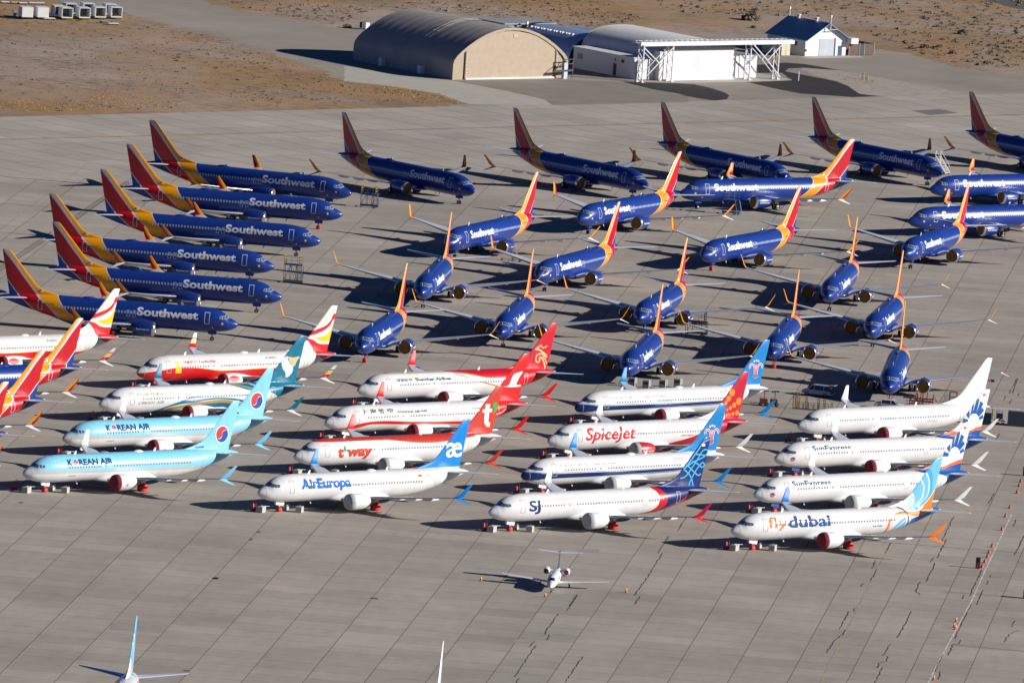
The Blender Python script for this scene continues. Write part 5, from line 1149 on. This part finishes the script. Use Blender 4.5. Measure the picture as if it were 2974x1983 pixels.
for k_, nm in names.items():
    X, Y, th = A[k_]; h = Vector((math.cos(th), math.sin(th), 0)); r_ = Vector((h.y, -h.x, 0)); O = Vector((X, Y+YO, 0))
    for dx, dy, rz, lab in ((-3.1, .2, th+.5, 'grey concrete block off the nose of the '+nm), (2.7, -1.35, th+.65, 'pale concrete block behind the nose wheel of the '+nm), (2.1, 1.3, th+.65, 'concrete block beyond the nose wheel of the '+nm)):
        b_ = blk if first_b else copy_tree(blk); first_b = False
        b_.location = O - h*dx + r_*dy; b_.rotation_euler = (0,0,rz); tag(b_, lab, 'concrete block', 'concrete blocks tying down the airliners')
        if dx < 0 or dy < 0:
            a = O - h*.1 + Vector((0,0,.75)); c_ = b_.location + Vector((0,0,.9))
            st2 = put('tie_strap', MB().cyl(a, c_, .035, 6).mesh('tie_strap', M_steel)); tag(st2, 'strap to the %s block of the %s' % ('front' if dx < 0 else 'rear', nm), 'strap', 'tie-down straps')
    e_ = ext if first_e else copy_tree(ext); first_e = False
    if k_ in ('korean1', 'oman', 'white'): e_.location = O + h*3.6 + r_*2.6
    else: e_.location = O + h*4.1 + r_*.9
    e_.rotation_euler = (0,0,th); tag(e_, 'red wheeled extinguisher by the nose of the '+nm, 'extinguisher', 'red extinguisher carts')
# white board on the near side of each white nose gear
    pl_ = MB().box((0,0,0),(1.45,.05,.42)); p_ = part('tail_number_board', pl_, P('red_board', (.55,.03,.03)) if k_ == 'lucky2' else (P('blue_board', (.01,.07,.3)) if k_.startswith('sunx') else M_white), None)
    p_.location = O + h*.35 - r_*.55 + Vector((0,0,1.22)); p_.rotation_euler = (0, R(10), th+math.pi); tag(p_, 'small board hung beside the nose wheel of the '+nm, 'board', 'boards at the nose wheels')
# stands on wheels: platform, guard rails, stairs
def work_stand(loc, rz, lab, h=2.4, l=3.0, wd=1.5, frame=None, rail=None, deck=None, stairs=True, cat='work stand'):
    frame = frame or M_blue; rail = rail or M_yel
    r0 = empty('work_stand', loc, rz, lab, cat)
    f = MB()
    for x in (-l/2, -l/6, l/6, l/2):
        for y in (-wd/2, wd/2): f.beam((x,y,.3),(x,y,h),.07)
    for y in (-wd/2, wd/2):
        f.beam((-l/2,y,.35),(l/2,y,.35),.16).beam((-l/2,y,h),(l/2,y,h),.12).beam((-l/2,y,.4),(-l/6,y,h),.05).beam((l/6,y,.4),(-l/6,y,h),.05)
    for x in (-l/2, l/2): f.beam((x,-wd/2,.35),(x,wd/2,.35),.16).beam((x,-wd/2,h),(x,wd/2,h),.12)
    part('frame', f, frame, r0)
    part('platform', MB().box((0,0,h+.05),(l,wd,.1)), deck or frame, r0)
    for x in (-l/2+.05, l/2-.4):
        q = MB()
        for y in (-wd/2, wd/2): q.beam((x,y,h),(x,y,h+1.55),.1)
        for z in (.5, 1.0, 1.5): q.beam((x,-wd/2,h+z),(x,wd/2,h+z),.08).beam((x,-wd/2,h+z),(x+.45,-wd/2,h+z),.07)
        part('guard_rail', q, rail, r0)
    q = MB()
    for z in (.55, 1.1): q.beam((-l/2,wd/2,h+z),(l/2,wd/2,h+z),.05)
    for x in (-l/6, l/6): q.beam((x,wd/2,h),(x,wd/2,h+1.1),.05)
    part('back_rail', q, M_strut, r0)
    if stairs:
        sm = MB(); n = int(h/.25)
        for i in range(n):
            t = (i+.5)/n; sm.box((l/2-.5+.55*(1-t)*1.0, -wd/2-.1-(1-t)*.7, .3+(h-.3)*t),(.75,.2,.05))
        for x in (l/2-.9, l/2-.05): sm.beam((x+.5,-wd/2-.8,.3),(x,-wd/2-.1,h),.08)
        part('stair_flight', sm, frame, r0)
    for x in (-l/2+.2, l/2-.2):
        for y in (-wd/2, wd/2): part('wheel', wheel(MB(), (x,y,.2), .2, .14), M_tyre, r0, 40)
    return r0
work_stand(g2(1072,602), R(-8), 'blue stair stand with yellow rails beside the leftmost airliner of the far row')
work_stand(g2(850,822), R(-8), 'tall stair stand with yellow rails between the blue noses and the nose-on group', h=3.1, deck=M_blue, frame=P('pale_blue_frame', (.16,.2,.26)))
work_stand(g2(2122,622), R(0), 'dark blue stair stand under the belly of the side-on blue airliner', h=2.6, rail=M_blue)
work_stand(g2(2022,972), R(-12), 'black stand with stairs under the engine of a nose-on blue airliner', h=2.2, frame=M_dark, rail=M_dark, deck=M_dark, l=3.4)
# white folding steps with towbar
ws = empty('tall_steps', g2(1500,760), R(-15), 'white wheeled ladder steps with a towbar beside the engine of a blue airliner', 'steps')
sm = MB()
for x in (-.45,.45): sm.beam((x-.2,0,.2),(x-1.0,0,3.1),.1).beam((x,.4,.2),(x-1.0,.2,2.9),.07)
for i in range(11): sm.box((-.2-.8*i/11, 0, .3+2.7*i/11),(.9,.25,.05))
part('ladder', sm, M_strut, ws); part('towbar', MB().beam((-.2,0,.35),(-2.6,0,.3),.09), M_white, ws)
for x, y in ((-.6,-.3),(.6,-.3),(.6,.4),(-2.6,.0)): part('wheel', wheel(MB(), (x,y,.2), .22, .14), M_tyre, ws, 40)
w3 = empty('boarding_steps', g2(2752,508), R(130), 'white boarding steps at the nose of the blue airliner in the far row, right', 'steps')
sm = MB()
for y in (-.6,.6): sm.beam((0,y,.3),(3.0,y,3.2),.12).beam((0,y,1.3),(3.0,y,4.2),.07).beam((3.0,y,0),(3.0,y,4.2),.1)
for i in range(12): sm.box((.12+.25*i,0,.35+.24*i),(.26,1.2,.05))
part('stair_flight', sm, M_white, w3); part('chassis', MB().box((1.8,0,.35),(3.4,1.2,.2)), M_grey, w3)
for x in (.4, 3.0):
    for y in (-.6,.6): part('wheel', wheel(MB(), (x,y,.22), .22, .14), M_tyre, w3, 40)
# row of yellow and beige ladder frames
lf = empty('frame_rack', g2(2302,1187), R(-10), 'long rack of yellow and beige ladder frames in front of the open car', 'rack')
def ladder(x, y, w_, h, m): 
    q = MB().beam((x,y,0),(x,y,h),.1).beam((x+w_,y,0),(x+w_,y,h),.1); z = .25
    while z < h: q.beam((x,y,z),(x+w_,y,z),.07); z += .32
    return part('ladder_frame', q, m, lf)
M_beige = P('beige_frame', (.42,.34,.20))
ladder(0,0,.65,2.7,M_yel); ladder(.2,1.2,.65,2.6,M_yel)
for i in range(8): ladder(.85+i*.82, .3*(i%2), .72, 1.25 if i < 6 else .8, M_beige if i%3 else M_yel)
for i, h in ((1,2.0),(3,1.9),(4,1.9)): ladder(.9+i*.95, 1.0, .3, h, M_yel)
ladder(5.9,.9,.3,1.5,M_beige)
part('base_rails', MB().beam((0,0,.08),(7.6,0,.08),.12).beam((0,1.2,.08),(7.6,1.2,.08),.12), M_beige, lf)
# red scaffold
rs = empty('red_scaffold', g2(2640,1178), R(-5), 'jumble of rusty red jacks and stands beside the engine of the nearest nose-on airliner', 'jack stand')
q = MB(); rr = random.Random(5)
for x in (0,.8,1.6,2.6,3.6): q.beam((x,0,0),(x+.2,.1,rr.uniform(1.2,2.5)),.13).beam((x,.8,0),(x,.8,1.4),.1)
for z in (.35,.8,1.25): q.beam((-.6,0,z),(3.9,.1,z),.12).beam((0,.8,z),(3.6,.8,z),.1)
for x in (0,.8,1.6,2.6): q.beam((x,0,.1),(x+.9,0,1.25),.09).beam((x+.9,.8,.1),(x,.8,1.25),.09)
part('frame', q, M_rust, rs); part('tray', MB().box((-.2,0,1.3),(1.6,.9,.14)), M_dark, rs); part('jack', MB().cyl((1.2,.3,0),(1.2,.3,2.5),.16,10,.1), M_rust, rs); part('jack', MB().cyl((2.1,.4,0),(2.1,.4,2.3),.15,10,.1), M_rust, rs)
part('tow_arm', MB().beam((3.7,.2,1.9),(4.9,.3,.15),.1), M_rust, rs)
r4 = empty('cage_rack', g2(2756,1170), R(-8), 'brown framed wire cage between the red jacks and the white fin', 'cage')
q = MB()
for x in (0,1.15):
    for y in (0,.9): q.beam((x,y,0),(x,y,1.75),.1)
for z in (.9,1.75): q.beam((0,0,z),(1.15,0,z),.08).beam((0,.9,z),(1.15,.9,z),.08).beam((0,0,z),(0,.9,z),.08).beam((1.15,0,z),(1.15,.9,z),.08)
part('frame', q, M_rust, r4); q = MB()
for i in range(5): q.beam((-.8+i*.14,0,0),(-.8+i*.14,0,1.3),.03)
for i in range(6): q.beam((-.8,0,.2+i*.2),(-.2,0,.2+i*.2),.03)
part('mesh_panel', q, M_strut, r4)
# four grey boxes
bxp = empty('louvred_box', (0,0,0)); q = MB()
part('body', MB().box((0,0,.75),(1.0,.85,1.4)), M_grey, bxp); part('lid_flap', MB().box((.66,-.1,1.05),(.32,.7,.05),0,R(25)).box((.66,-.1,.75),(.32,.7,.05),0,R(25)).box((.66,-.1,1.35),(.32,.7,.05),0,R(25)), M_white, bxp); part('opening', MB().box((0,-.44,1.0),(.8,.04,.35)), M_dark, bxp); part('post', MB().beam((.75,0,0),(.75,0,1.4),.06), M_strut, bxp)
index_kids(bxp)
for i, (p_, lab) in enumerate((((1834,1123),'grey louvred box, leftmost of four, partly behind the blue winglet'), ((1875,1130),'grey louvred box, second from left, yellow stain at its foot'), ((1923,1129),'grey louvred box, third from left'), ((1966,1126),'grey louvred box, rightmost of the four behind the navy striped airliner'))):
    b_ = bxp if i == 0 else copy_tree(bxp); b_.location = g2(*p_); b_.rotation_euler = (0,0,R(-8)); tag(b_, lab, 'equipment box', 'four grey boxes behind the navy striped airliner')
# two red floodlight carts
lc_ = empty('floodlight_cart', (0,0,0))
part('body', MB().box((0,0,.75),(1.2,1.0,.8)), P('brown_red_body', (.25,.10,.07)), lc_); part('lid', MB().box((0,0,1.2),(1.25,1.05,.12)), P('salmon_lid', (.6,.3,.22)), lc_)
part('mast', MB().beam((.1,0,1.2),(.1,0,2.5),.1).beam((-.4,0,2.45),(.6,0,2.45),.08), M_dark, lc_)
for x in (-.35,.0,.35,.6): part('lamp_head', MB().box((x,-.08,2.3+(.12 if x > .1 else 0)),(.26,.2,.2)), M_dark, lc_)
for x in (-.45,.45):
    for y in (-.5,.5): part('wheel', wheel(MB(), (x,y,.28), .28, .16), M_tyre, lc_, 40)
part('drawbar', MB().beam((-.6,0,.35),(-2.2,-.1,.3),.09), M_dark, lc_); index_kids(lc_)
for i, (p_, lab) in enumerate((((2217,1178),'brown-red floodlight cart, left of the pair behind the navy striped tail'), ((2247,1180),'brown-red floodlight cart, right of the pair, half behind a blue winglet'))):
    b_ = lc_ if i == 0 else copy_tree(lc_); b_.location = g2(*p_); b_.rotation_euler = (0,0,R(-6)); tag(b_, lab, 'floodlight cart', 'two floodlight carts')
# cars
def car(loc, rz, lab, paint, hatch=False, suv=True):
    r0 = empty('parked_car', loc, rz, lab, 'car'); L, Wd = (4.8, 1.9) if suv else (4.7, 1.8); h1, h2 = (1.05, 1.78) if suv else (.9, 1.42)
    side = [(-L/2,.35),(-L/2,.8),(-L/2+.12,h1-.08),(-L/2+1.0,h1),(L/2-.15,h1),(L/2,h1-.2),(L/2,.4)]
    mb = MB(); mb.rings([[(x, s*Wd/2*(.97 if z > h1-.2 else 1), z) for x, z in side] for s in (-1, 1)]); part('body', mb, paint, r0)
    cab = [(-L/2+1.0,h1),(-L/2+1.65,h2-.03),(L/2-(.45 if suv else 1.5),h2),(L/2-(.12 if suv else .6),h1)]
    mb = MB(); mb.rings([[(x, s*(Wd/2-.06-(.16 if z > h1 else 0)), z) for x, z in cab] for s in (-1, 1)]); part('windows', mb, P('car_glass', (.03,.05,.09), .1), r0)
    part('roof', MB().box((((-L/2+1.65)+(L/2-.45 if suv else L/2-1.5))/2, 0, h2+.02), ((L-2.1 if suv else L-3.0), Wd-.4, .07)), paint, r0)
    for s in (-1, 1):
        for x in (-L/2+1.0, -L/2+2.05, L/2-1.15): part('pillar', MB().beam((x+(.55 if x < -L/2+1.5 else 0), s*(Wd/2-.2), h2-.02),(x, s*(Wd/2-.05), h1),.09), paint, r0)
    for x in (-L/2+.85, L/2-.9):
        for y in (-Wd/2+.1, Wd/2-.1): part('wheel', wheel(MB(), (x,y,.36), .36, .22), M_tyre, r0, 40)
    if hatch:
        part('open_tailgate', MB().add([(L/2-.55,-.8,h2+.05),(L/2-.55,.8,h2+.05),(L/2+.55,.75,h2+.18),(L/2+.55,-.75,h2+.18),(L/2-.55,-.8,h2+.11),(L/2-.55,.8,h2+.11),(L/2+.55,.75,h2+.25),(L/2+.55,-.75,h2+.25)], [(0,1,2,3),(7,6,5,4),(0,4,5,1),(1,5,6,2),(2,6,7,3),(3,7,4,0)]), paint, r0)
        part('boot_opening', MB().box((L/2-.04,0,1.15),(.12,1.5,.9)), M_dark, r0); part('bumper', MB().box((L/2+.08,0,.55),(.16,1.7,.28)), paint, r0)
        for s in (-1,1): part('tail_lamp', MB().box((L/2+.02,s*.88,1.0),(.06,.14,.4)), M_redp, r0)
    else:
        for s in (-1,1): part('headlight', MB().box((-L/2-.01,s*.65,.75),(.06,.35,.16)), M_glass, r0)
    return r0
p_ = g2(2375,1150); car(p_, R(-22), 'silver estate car with its tailgate raised, behind the yellow ladder frames', P('silver_car_paint', (.33,.37,.48), .3), True)
p_ = g2(2582,1186); car((p_[0], p_[1]-.5, 0), R(170), 'white saloon car mostly hidden behind the roof of the plain white airliner', P('white_car_paint', (.7,.7,.72), .3), False, False)
# right edge: skip, generator, container, tanks
sk = empty('site_container', g2(2927,1237), R(-6), 'dark blue-grey container with a ribbed top at the right edge', 'container')
part('body', MB().box((2.6,1.2,1.15),(5.4,2.4,2.3)), P('slate_container', (.05,.07,.11)), sk); q = MB()
for i in range(26): q.box((.1+i*.2,1.2,2.42),(.08,2.3,.12))
part('ribbed_top', q, M_strut, sk)
gc = empty('green_trolley', g2(2858,1232), R(-6), 'dark green wheeled cabinet with a yellow arm behind the farther sun ray fin', 'trolley')
part('cabinet', MB().box((.4,0,1.0),(1.3,1.1,1.6)), P('dark_green', (.0,.04,.05)), gc); part('arm', MB().beam((1.2,0,.9),(1.2,0,2.8),.2).beam((1.3,0,2.8),(.1,0,2.95),.16), M_yel, gc)
for x in (0,.9):
    for y in (-.5,.5): part('wheel', wheel(MB(), (x,y,.2), .2, .12), M_tyre, gc, 40)
gn = empty('generator_cart', g2(2902,1228), R(-6), 'grey and blue generator cart beside the dark container', 'generator')
part('body', MB().box((0,0,1.1),(.9,.8,.9)), P('slate_blue', (.12,.17,.25)), gn); part('frame', MB().beam((-.5,-.4,.3),(-.5,-.4,1.9),.08).beam((.5,-.4,.3),(.5,-.4,1.9),.08).beam((-.5,-.4,1.9),(.5,-.4,1.9),.1).box((0,0,.45),(1.8,.9,.15)), M_strut, gn)
for x in (-.6,.6): part('wheel', wheel(MB(), (x,-.4,.25), .25, .14), M_tyre, gn, 40)
tk = empty('yellow_tank', g2(2962,1236), 0, 'pale yellow upright tank in front of the dark container', 'tank')
part('tank', MB().lathe([(.2,.01),(.2,.36),(1.2,.38),(1.4,.25),(1.5,.01)], (0,0,0), 'z', 16), P('pale_yellow', (.6,.55,.22)), tk, 40); part('base', MB().box((0,0,.1),(.8,.8,.2)), P('pale_yellow', (.6,.55,.22)), tk)
rb = empty('red_bottle', g2(2934,1234), 0, 'small dark red bottle trolley in front of the dark container', 'trolley')
part('bottle', MB().lathe([(.1,.01),(.1,.14),(.95,.14),(1.1,.05)], (0,0,0), 'z', 12), M_redp, rb, 40); part('handle', MB().beam((.1,0,.2),(.3,0,1.3),.05), M_redp, rb)
tb_ = empty('towbar_head', g2(2878,1109), R(-15), 'small red towbar lying alone on the apron near the right edge', 'towbar')
part('bar', MB().beam((-.9,0,.15),(.4,0,.35),.14), M_redp, tb_); part('foot', MB().box((.3,0,.2),(.5,.4,.4)), M_dark, tb_)
bb = empty('blue_crate', g2(2972,1738), R(-6), 'dark blue crate cut by the right edge low in the picture', 'crate')
part('body', MB().box((.55,.5,.6),(1.2,1.0,1.2)), P('dark_blue_crate', (.01,.05,.12)), bb); part('lid', MB().box((.55,.5,1.24),(1.3,1.1,.08)), M_grey, bb)
b5 = empty('black_cabinet', g2(2970,1382), R(-6), 'black cabinet with a red panel cut by the right edge', 'cabinet')
part('body', MB().box((.5,.4,.7),(1.0,.8,1.4)), M_dark, b5); part('red_panel', MB().box((.4,-.03,.9),(.6,.05,.35)), M_redp, b5)
# cones and barrels
cone = empty('traffic_cone', (0,0,0)); part('base', MB().box((0,0,.03),(.42,.42,.06)), M_orange, cone); part('cone', MB().lathe([(.06,.16),(.78,.03),(.78,.001)], (0,0,0), 'z', 12), M_orange, cone, 30); part('white_band', MB().lathe([(.38,.105),(.6,.07)], (0,0,0), 'z', 12), M_white, cone); index_kids(cone)
q4 = lambda x, y: (2400+x/3.246, 1500+y/3.246)
for i, (p_, lab) in enumerate((((1396.7,1687),'orange cone off the left wing of the small jet'), ((1583.4,1734),'orange cone in front of the nose of the small jet'), ((1818.5,1721),'orange cone right of the small jet'), (q4(1223,993),'orange cone by the right-hand line, farther of the group of three'), (q4(1205,1045),'orange cone by the right-hand line, the left of a touching pair'), (q4(1216,1062),'orange cone by the right-hand line, the right of a touching pair'), (q4(1012,1540),'orange cone low on the right at the bottom edge'))):
    b_ = cone if i == 0 else copy_tree(cone); b_.location = g2(*p_); tag(b_, lab, 'cone', 'orange traffic cones'); b_.scale = (1.1,1.1,1.1)
bar = empty('orange_barrier_base', (0,0,0)); M_bar = P('dull_orange', (.5,.08,.03))
part('body', MB().lathe([(0,.4),(.1,.42),(.5,.3),(.75,.26),(.8,.1),(.8,.001)], (0,0,0), 'z', 14), M_bar, bar, 30); part('lamp', MB().box((0,0,.9),(.2,.12,.22)), M_redp, bar); index_kids(bar)
qi = lambda x, y: (1974+x/2.352, 1100+y/2.352)
BL = [qi(2330,706),qi(2318,737),qi(2305,782),qi(2255,885),qi(2225,945),qi(2200,1035),q4(1562,288),q4(1533,345),q4(1517,388),q4(1492,436),q4(1466,482)]
for i, p_ in enumerate(BL):
    b_ = bar if i == 0 else copy_tree(bar); b_.location = g2(*p_); b_.scale = (.62,.62,.62); tag(b_, 'orange barrel in the line at the right, number %s counted from the far end' % ('one two three four five six seven eight nine ten eleven'.split()[i]), 'barrel', 'orange barrels in a line')
bd = empty('striped_marker', g2(*q4(1427,488)), R(-10), 'tall dark and orange marker box beside the nearest orange barrel', 'marker')
part('body', MB().box((0,0,.8),(.62,.5,1.6)), M_dark, bd); part('orange_panel', MB().box((0,-.27,.5),(.4,.04,.6)), M_orange, bd)
# thin posts
po = tag(part('white_post', MB().cyl((0,0,0),(0,0,1.9),.11,8), M_white, loc=g2(2318.5,235.7)), 'single white post on the black asphalt right of the white hangar', 'post')
pp = None
for i, (x, lab) in enumerate(((1720,'leftmost'),(1752,'second'),(1790,'tallest, third'),(1822,'fourth'),(1866,'rightmost'))):
    o = tag(part('marker_post', MB().cyl((0,0,0),(0,0,1.2 if i != 2 else 1.5),.07,6), P('pale_post', (.5,.42,.3)), loc=g2(2220+x/6.189, 20+(1300+i*4)/6.189)), 'thin pale post in the dry grass, %s of five' % lab, 'post', 'thin posts in the dry grass')
for i, p_ in enumerate(((2234,184),(2254,178))):
    o = tag(part('yellow_bollard', MB().cyl((0,0,0),(0,0,1.3),.12,8), M_yel, loc=g2(*p_)), 'yellow bollard by the right legs of the door canopy, %s one' % ('near','far')[i], 'bollard', 'two yellow bollards')
# cargo containers at the upper left
def uld(loc, rz, lab, openf=True, w_=2.35, d_=2.6, h_=2.0):
    r0 = empty('cargo_trailer', loc, rz, lab, 'cargo trailer', 'white cargo trailers on the bare ground'); t = .07
    z0 = .5
    if openf:
        part('shell', MB().box((w_/2,d_/2,z0+h_-t/2),(w_,d_,t)).box((t/2,d_/2,z0+h_/2),(t,d_-.2,h_-2*t-.02)).box((w_-t/2,d_/2,z0+h_/2),(t,d_-.2,h_-2*t-.02)).box((w_/2,d_/2,z0+t/2),(w_,d_,t)), P('inner_grey_white', (.6,.63,.66)), r0)
        part('front_frame', MB().beam((.06,-.02,z0),(.06,-.02,z0+h_),.14).beam((w_-.06,-.02,z0),(w_-.06,-.02,z0+h_),.14).beam((0,-.02,z0+.06),(w_,-.02,z0+.06),.14).beam((0,-.02,z0+h_-.06),(w_,-.02,z0+h_-.06),.14), M_white, r0)
        part('back_frame', MB().beam((w_*.35,d_,z0),(w_*.35,d_,z0+h_),.1).beam((0,d_,z0+.5),(w_*.35,d_,z0+.5),.08), M_white, r0)
        part('curtain', MB().box((w_*.72,d_-.05,z0+h_*.5),(w_*.5,.05,h_*.85)), P('curtain_grey', (.16,.17,.17)), r0)
        part('sill', MB().box((w_/2,-.1,z0-.06),(w_,.06,.12)), P('yellow_sill', (.6,.6,.12)), r0)
    else:
        part('body', MB().box((w_/2,d_/2,z0+h_/2),(w_,d_,h_)), M_white, r0)
    part('chassis', MB().box((w_/2,d_/2,.4),(w_*.9,d_*.9,.14)), P('rust_chassis', (.12,.05,.05)), r0)
    for x in (.35, w_-.35):
        for y in (.3, d_-.3): part('wheel', wheel(MB(), (x,y,.2), .2, .14), M_tyre, r0, 30)
    return r0
qc = lambda x, y: (x/5.6, y/5.6)
UL = [((355,322),False,'closed white cargo trailer, leftmost at the upper left'),((610,325),False,'closed white cargo trailer, second from left at the upper left'),((1000,330),True,'open white cargo trailer in the near row, first from the left'),((1283,328),True,'open white cargo trailer in the near row, second from the left'),((1540,320),True,'open white cargo trailer in the near row, third from the left'),((1803,318),True,'open white cargo trailer in the near row, rightmost'),
      ((880,300),True,'open white cargo trailer half hidden between the closed and open ones'),((1065,262),True,'open white cargo trailer in the back row, left'),((1350,258),True,'open white cargo trailer in the back row, middle'),((1710,268),True,'open white cargo trailer in the back row, right')]
for (a, b), op, lab in UL: uld(g2(*qc(a, b)), R(20), lab, op)
def flat_frame(p_, l, lab, m=None):
    r0 = empty('flat_pallet_frame', g2(*p_), R(18), lab, 'pallet frame', 'flat frames among the cargo trailers')
    part('deck', MB().box((l/2,.6,.35),(l,1.2,.12)), m or M_white, r0); part('rollers', MB().box((l/2,.6,.43),(l*.8,.8,.04)), M_strut, r0); part('legs', MB().box((.2,.6,.15),(.1,1,.3)).box((l-.2,.6,.15),(.1,1,.3)), M_dark, r0)
flat_frame(qc(715,330), 2.4, 'low white frame in front of the closed trailers'); flat_frame(qc(1760,412), 2.2, 'low white frame with yellow slats below the rightmost trailers'); flat_frame(qc(1640,385), 2.4, 'dark low frame beside the one with yellow slats', M_dark)
for i, x in enumerate((20,180,310,470,590)): flat_frame(qc(x, 78-(2-i)*8 if i < 2 else 78), 1.8, 'low white and grey frame in the upper left corner, %s from left' % ('first','second','third','fourth','fifth')[i], M_white if i != 1 else M_grey)
dk_ = empty('dark_trolley', g2(*qc(240,270)), R(15), 'small dark blue trolley at the left end of the white trailers', 'trolley')
part('body', MB().box((0,0,.9),(.7,.9,.8)), M_bgrey, dk_); part('wheel', wheel(MB(), (0,-.4,.25), .25, .12), M_tyre, dk_, 30); part('wheel', wheel(MB(), (0,.4,.25), .25, .12), M_tyre, dk_, 30)
lt_ = empty('white_unit', g2(1063,86), R(39), 'small white unit by the far left corner of the tan hangar', 'equipment box'); part('body', MB().box((0,0,.7),(1,1,1.4)), M_white, lt_); part('side_box', MB().box((-1,0,.9),(.8,.8,1.2)), M_dark, lt_)

# ------------------------------------------------------------------ the small business jet
jp = at(1350+1175/4.704, 1560+752/4.704); jt = at(1350+1290/4.704, 1560+400/4.704, 2.2)
jet = empty('business_jet', (jp.x, jp.y, 0), R(265)+math.pi, 'small white twin-engine jet with a dark T-tail, alone on the apron', 'small jet')
M_jw = P('jet_white_paint', (.76,.77,.80), .3); M_jn = P('jet_navy_paint', (.02,.05,.13), .3)
JF = [(-1.4,.95,.93,.01),(-1.25,1.1,.85,.16),(-.8,1.28,.74,.36),(-.2,1.45,.66,.53),(.3,1.6,.62,.63),(.9,1.95,.6,.72),(1.3,2.12,.6,.76),(2,2.18,.6,.78),(6,2.18,.6,.78),(7.5,2.17,.78,.72),(9,2.1,1.15,.55),(10.4,2.0,1.5,.3),(11.2,1.9,1.65,.1)]
q = MB(); q.rings([[(x, w_*math.sin(t), (a+b)/2+(a-b)/2*math.cos(t)) for t in [2*math.pi*i/24 for i in range(24)]] for x, a, b, w_ in JF]); part('fuselage', q, M_jw, jet, 50)
def jy(x, z, s, e=.015):
    a, b, w_ = interp(x, JF, 1), interp(x, JF, 2), interp(x, JF, 3); c, h = (a+b)/2, (a-b)/2; u = max(-.99, min(.99, (z-c)/h)); return (x, s*(w_*math.sqrt(1-u*u)+e), z+e)
for s in (-1, 1):
    part('windscreen', MB().add([jy(.42,1.56,s), jy(.75,1.5,s), jy(1.25,1.78,s), jy(1.15,1.98,s), jy(.95,1.93,s)], [(0,1,2,3,4)]).add([(.36,s*.04,1.66),jy(.42,1.58,s),jy(.95,1.93,s),(.88,s*.04,1.99)], [(0,1,2,3)]), mat('jet_dark_glass', (.012,.015,.02), .25), jet, fix=False)
    for x in (2.4,3.2,4.0,4.8): part('cabin_window', MB().add([jy(x,1.45,s),jy(x+.36,1.45,s),jy(x+.36,1.75,s),jy(x,1.75,s)], [(0,1,2,3)]), M_cwin, jet, fix=False)
    wj = part('wing', loft(MB(), [((4.0,s*.3,.78),(6.3,s*.3,.75),.3,(0,0,1)),((4.6,s*2.0,.86),(6.3,s*2.0,.84),.2,(0,0,1)),((5.6,s*7.4,1.25),(6.5,s*7.4,1.24),.12,(0,0,1))]), M_jw, jet, 40)
    part('aileron_panel', MB().add([(6.0,s*2.3,.97),(6.35,s*2.3,.93),(6.5,s*7.0,1.3),(6.15,s*7.0,1.33)], [(0,1,2,3)]), M_white, wj, fix=False)
    part('wing_tip_lamp', MB().box((6.0,s*7.43,1.26),(.4,.08,.1)), M_white, wj)
    en = part('engine', MB().lathe([(0,.36),(.1,.42),(.5,.46),(1.4,.44),(2.1,.33),(2.3,.26)], (6.9,s*1.4,1.95), 'x', 20), M_jw, jet, 40)
    part('inlet_cover', MB().lathe([(.05,.37),(-.04,.34),(-.06,.001)], (6.9,s*1.4,1.95), 'x', 20), P('maroon_cover', (.20,.02,.05), .8), en); part('pylon', MB().box((8.0,s*.85,1.95),(1.2,.6,.14)), M_jw, en)
    part('tailplane', loft(MB(), [((10.5,s*.02,4.08),(12.0,s*.02,4.02),.2,(0,0,1)),((11.1,s*3.1,4.22),(12.15,s*3.1,4.17),.13,(0,0,1))]), M_jw, jet, 40)
    mg = part('main_gear', MB().cyl((5.6,s*2.0,.3),(5.5,s*1.9,.9),.07,8).beam((5.6,s*2.0,.6),(5.6,s*1.1,.85),.05), M_strut, jet); part('wheel', wheel(MB(), (5.6,s*2.05,.28), .28, .18), M_tyre, mg, 40)
part('tail_fin', loft(MB(), [((8.2,0,2.0),(11.3,0,1.9),.2,(0,1,0)),((9.4,0,2.4),(11.4,0,2.3),.2,(0,1,0)),((10.9,0,4.2),(11.9,0,4.2),.12,(0,1,0))]), M_jn, jet, 40)
part('tail_bullet', MB().lathe([(-.5,.01),(-.3,.09),(.3,.11),(.9,.02)], (11.2,0,4.2), 'x', 12), M_jn, jet, 40)
ng = part('nose_gear', MB().cyl((0,0,.2),(0,0,.75),.05,8), M_dark, jet); part('wheel', wheel(MB(), (0,0,.2), .2, .14), M_tyre, ng, 40)
part('orange_cover', MB().box((7.4,-1.15,1.4),(.3,.3,.35)), M_orange, jet)
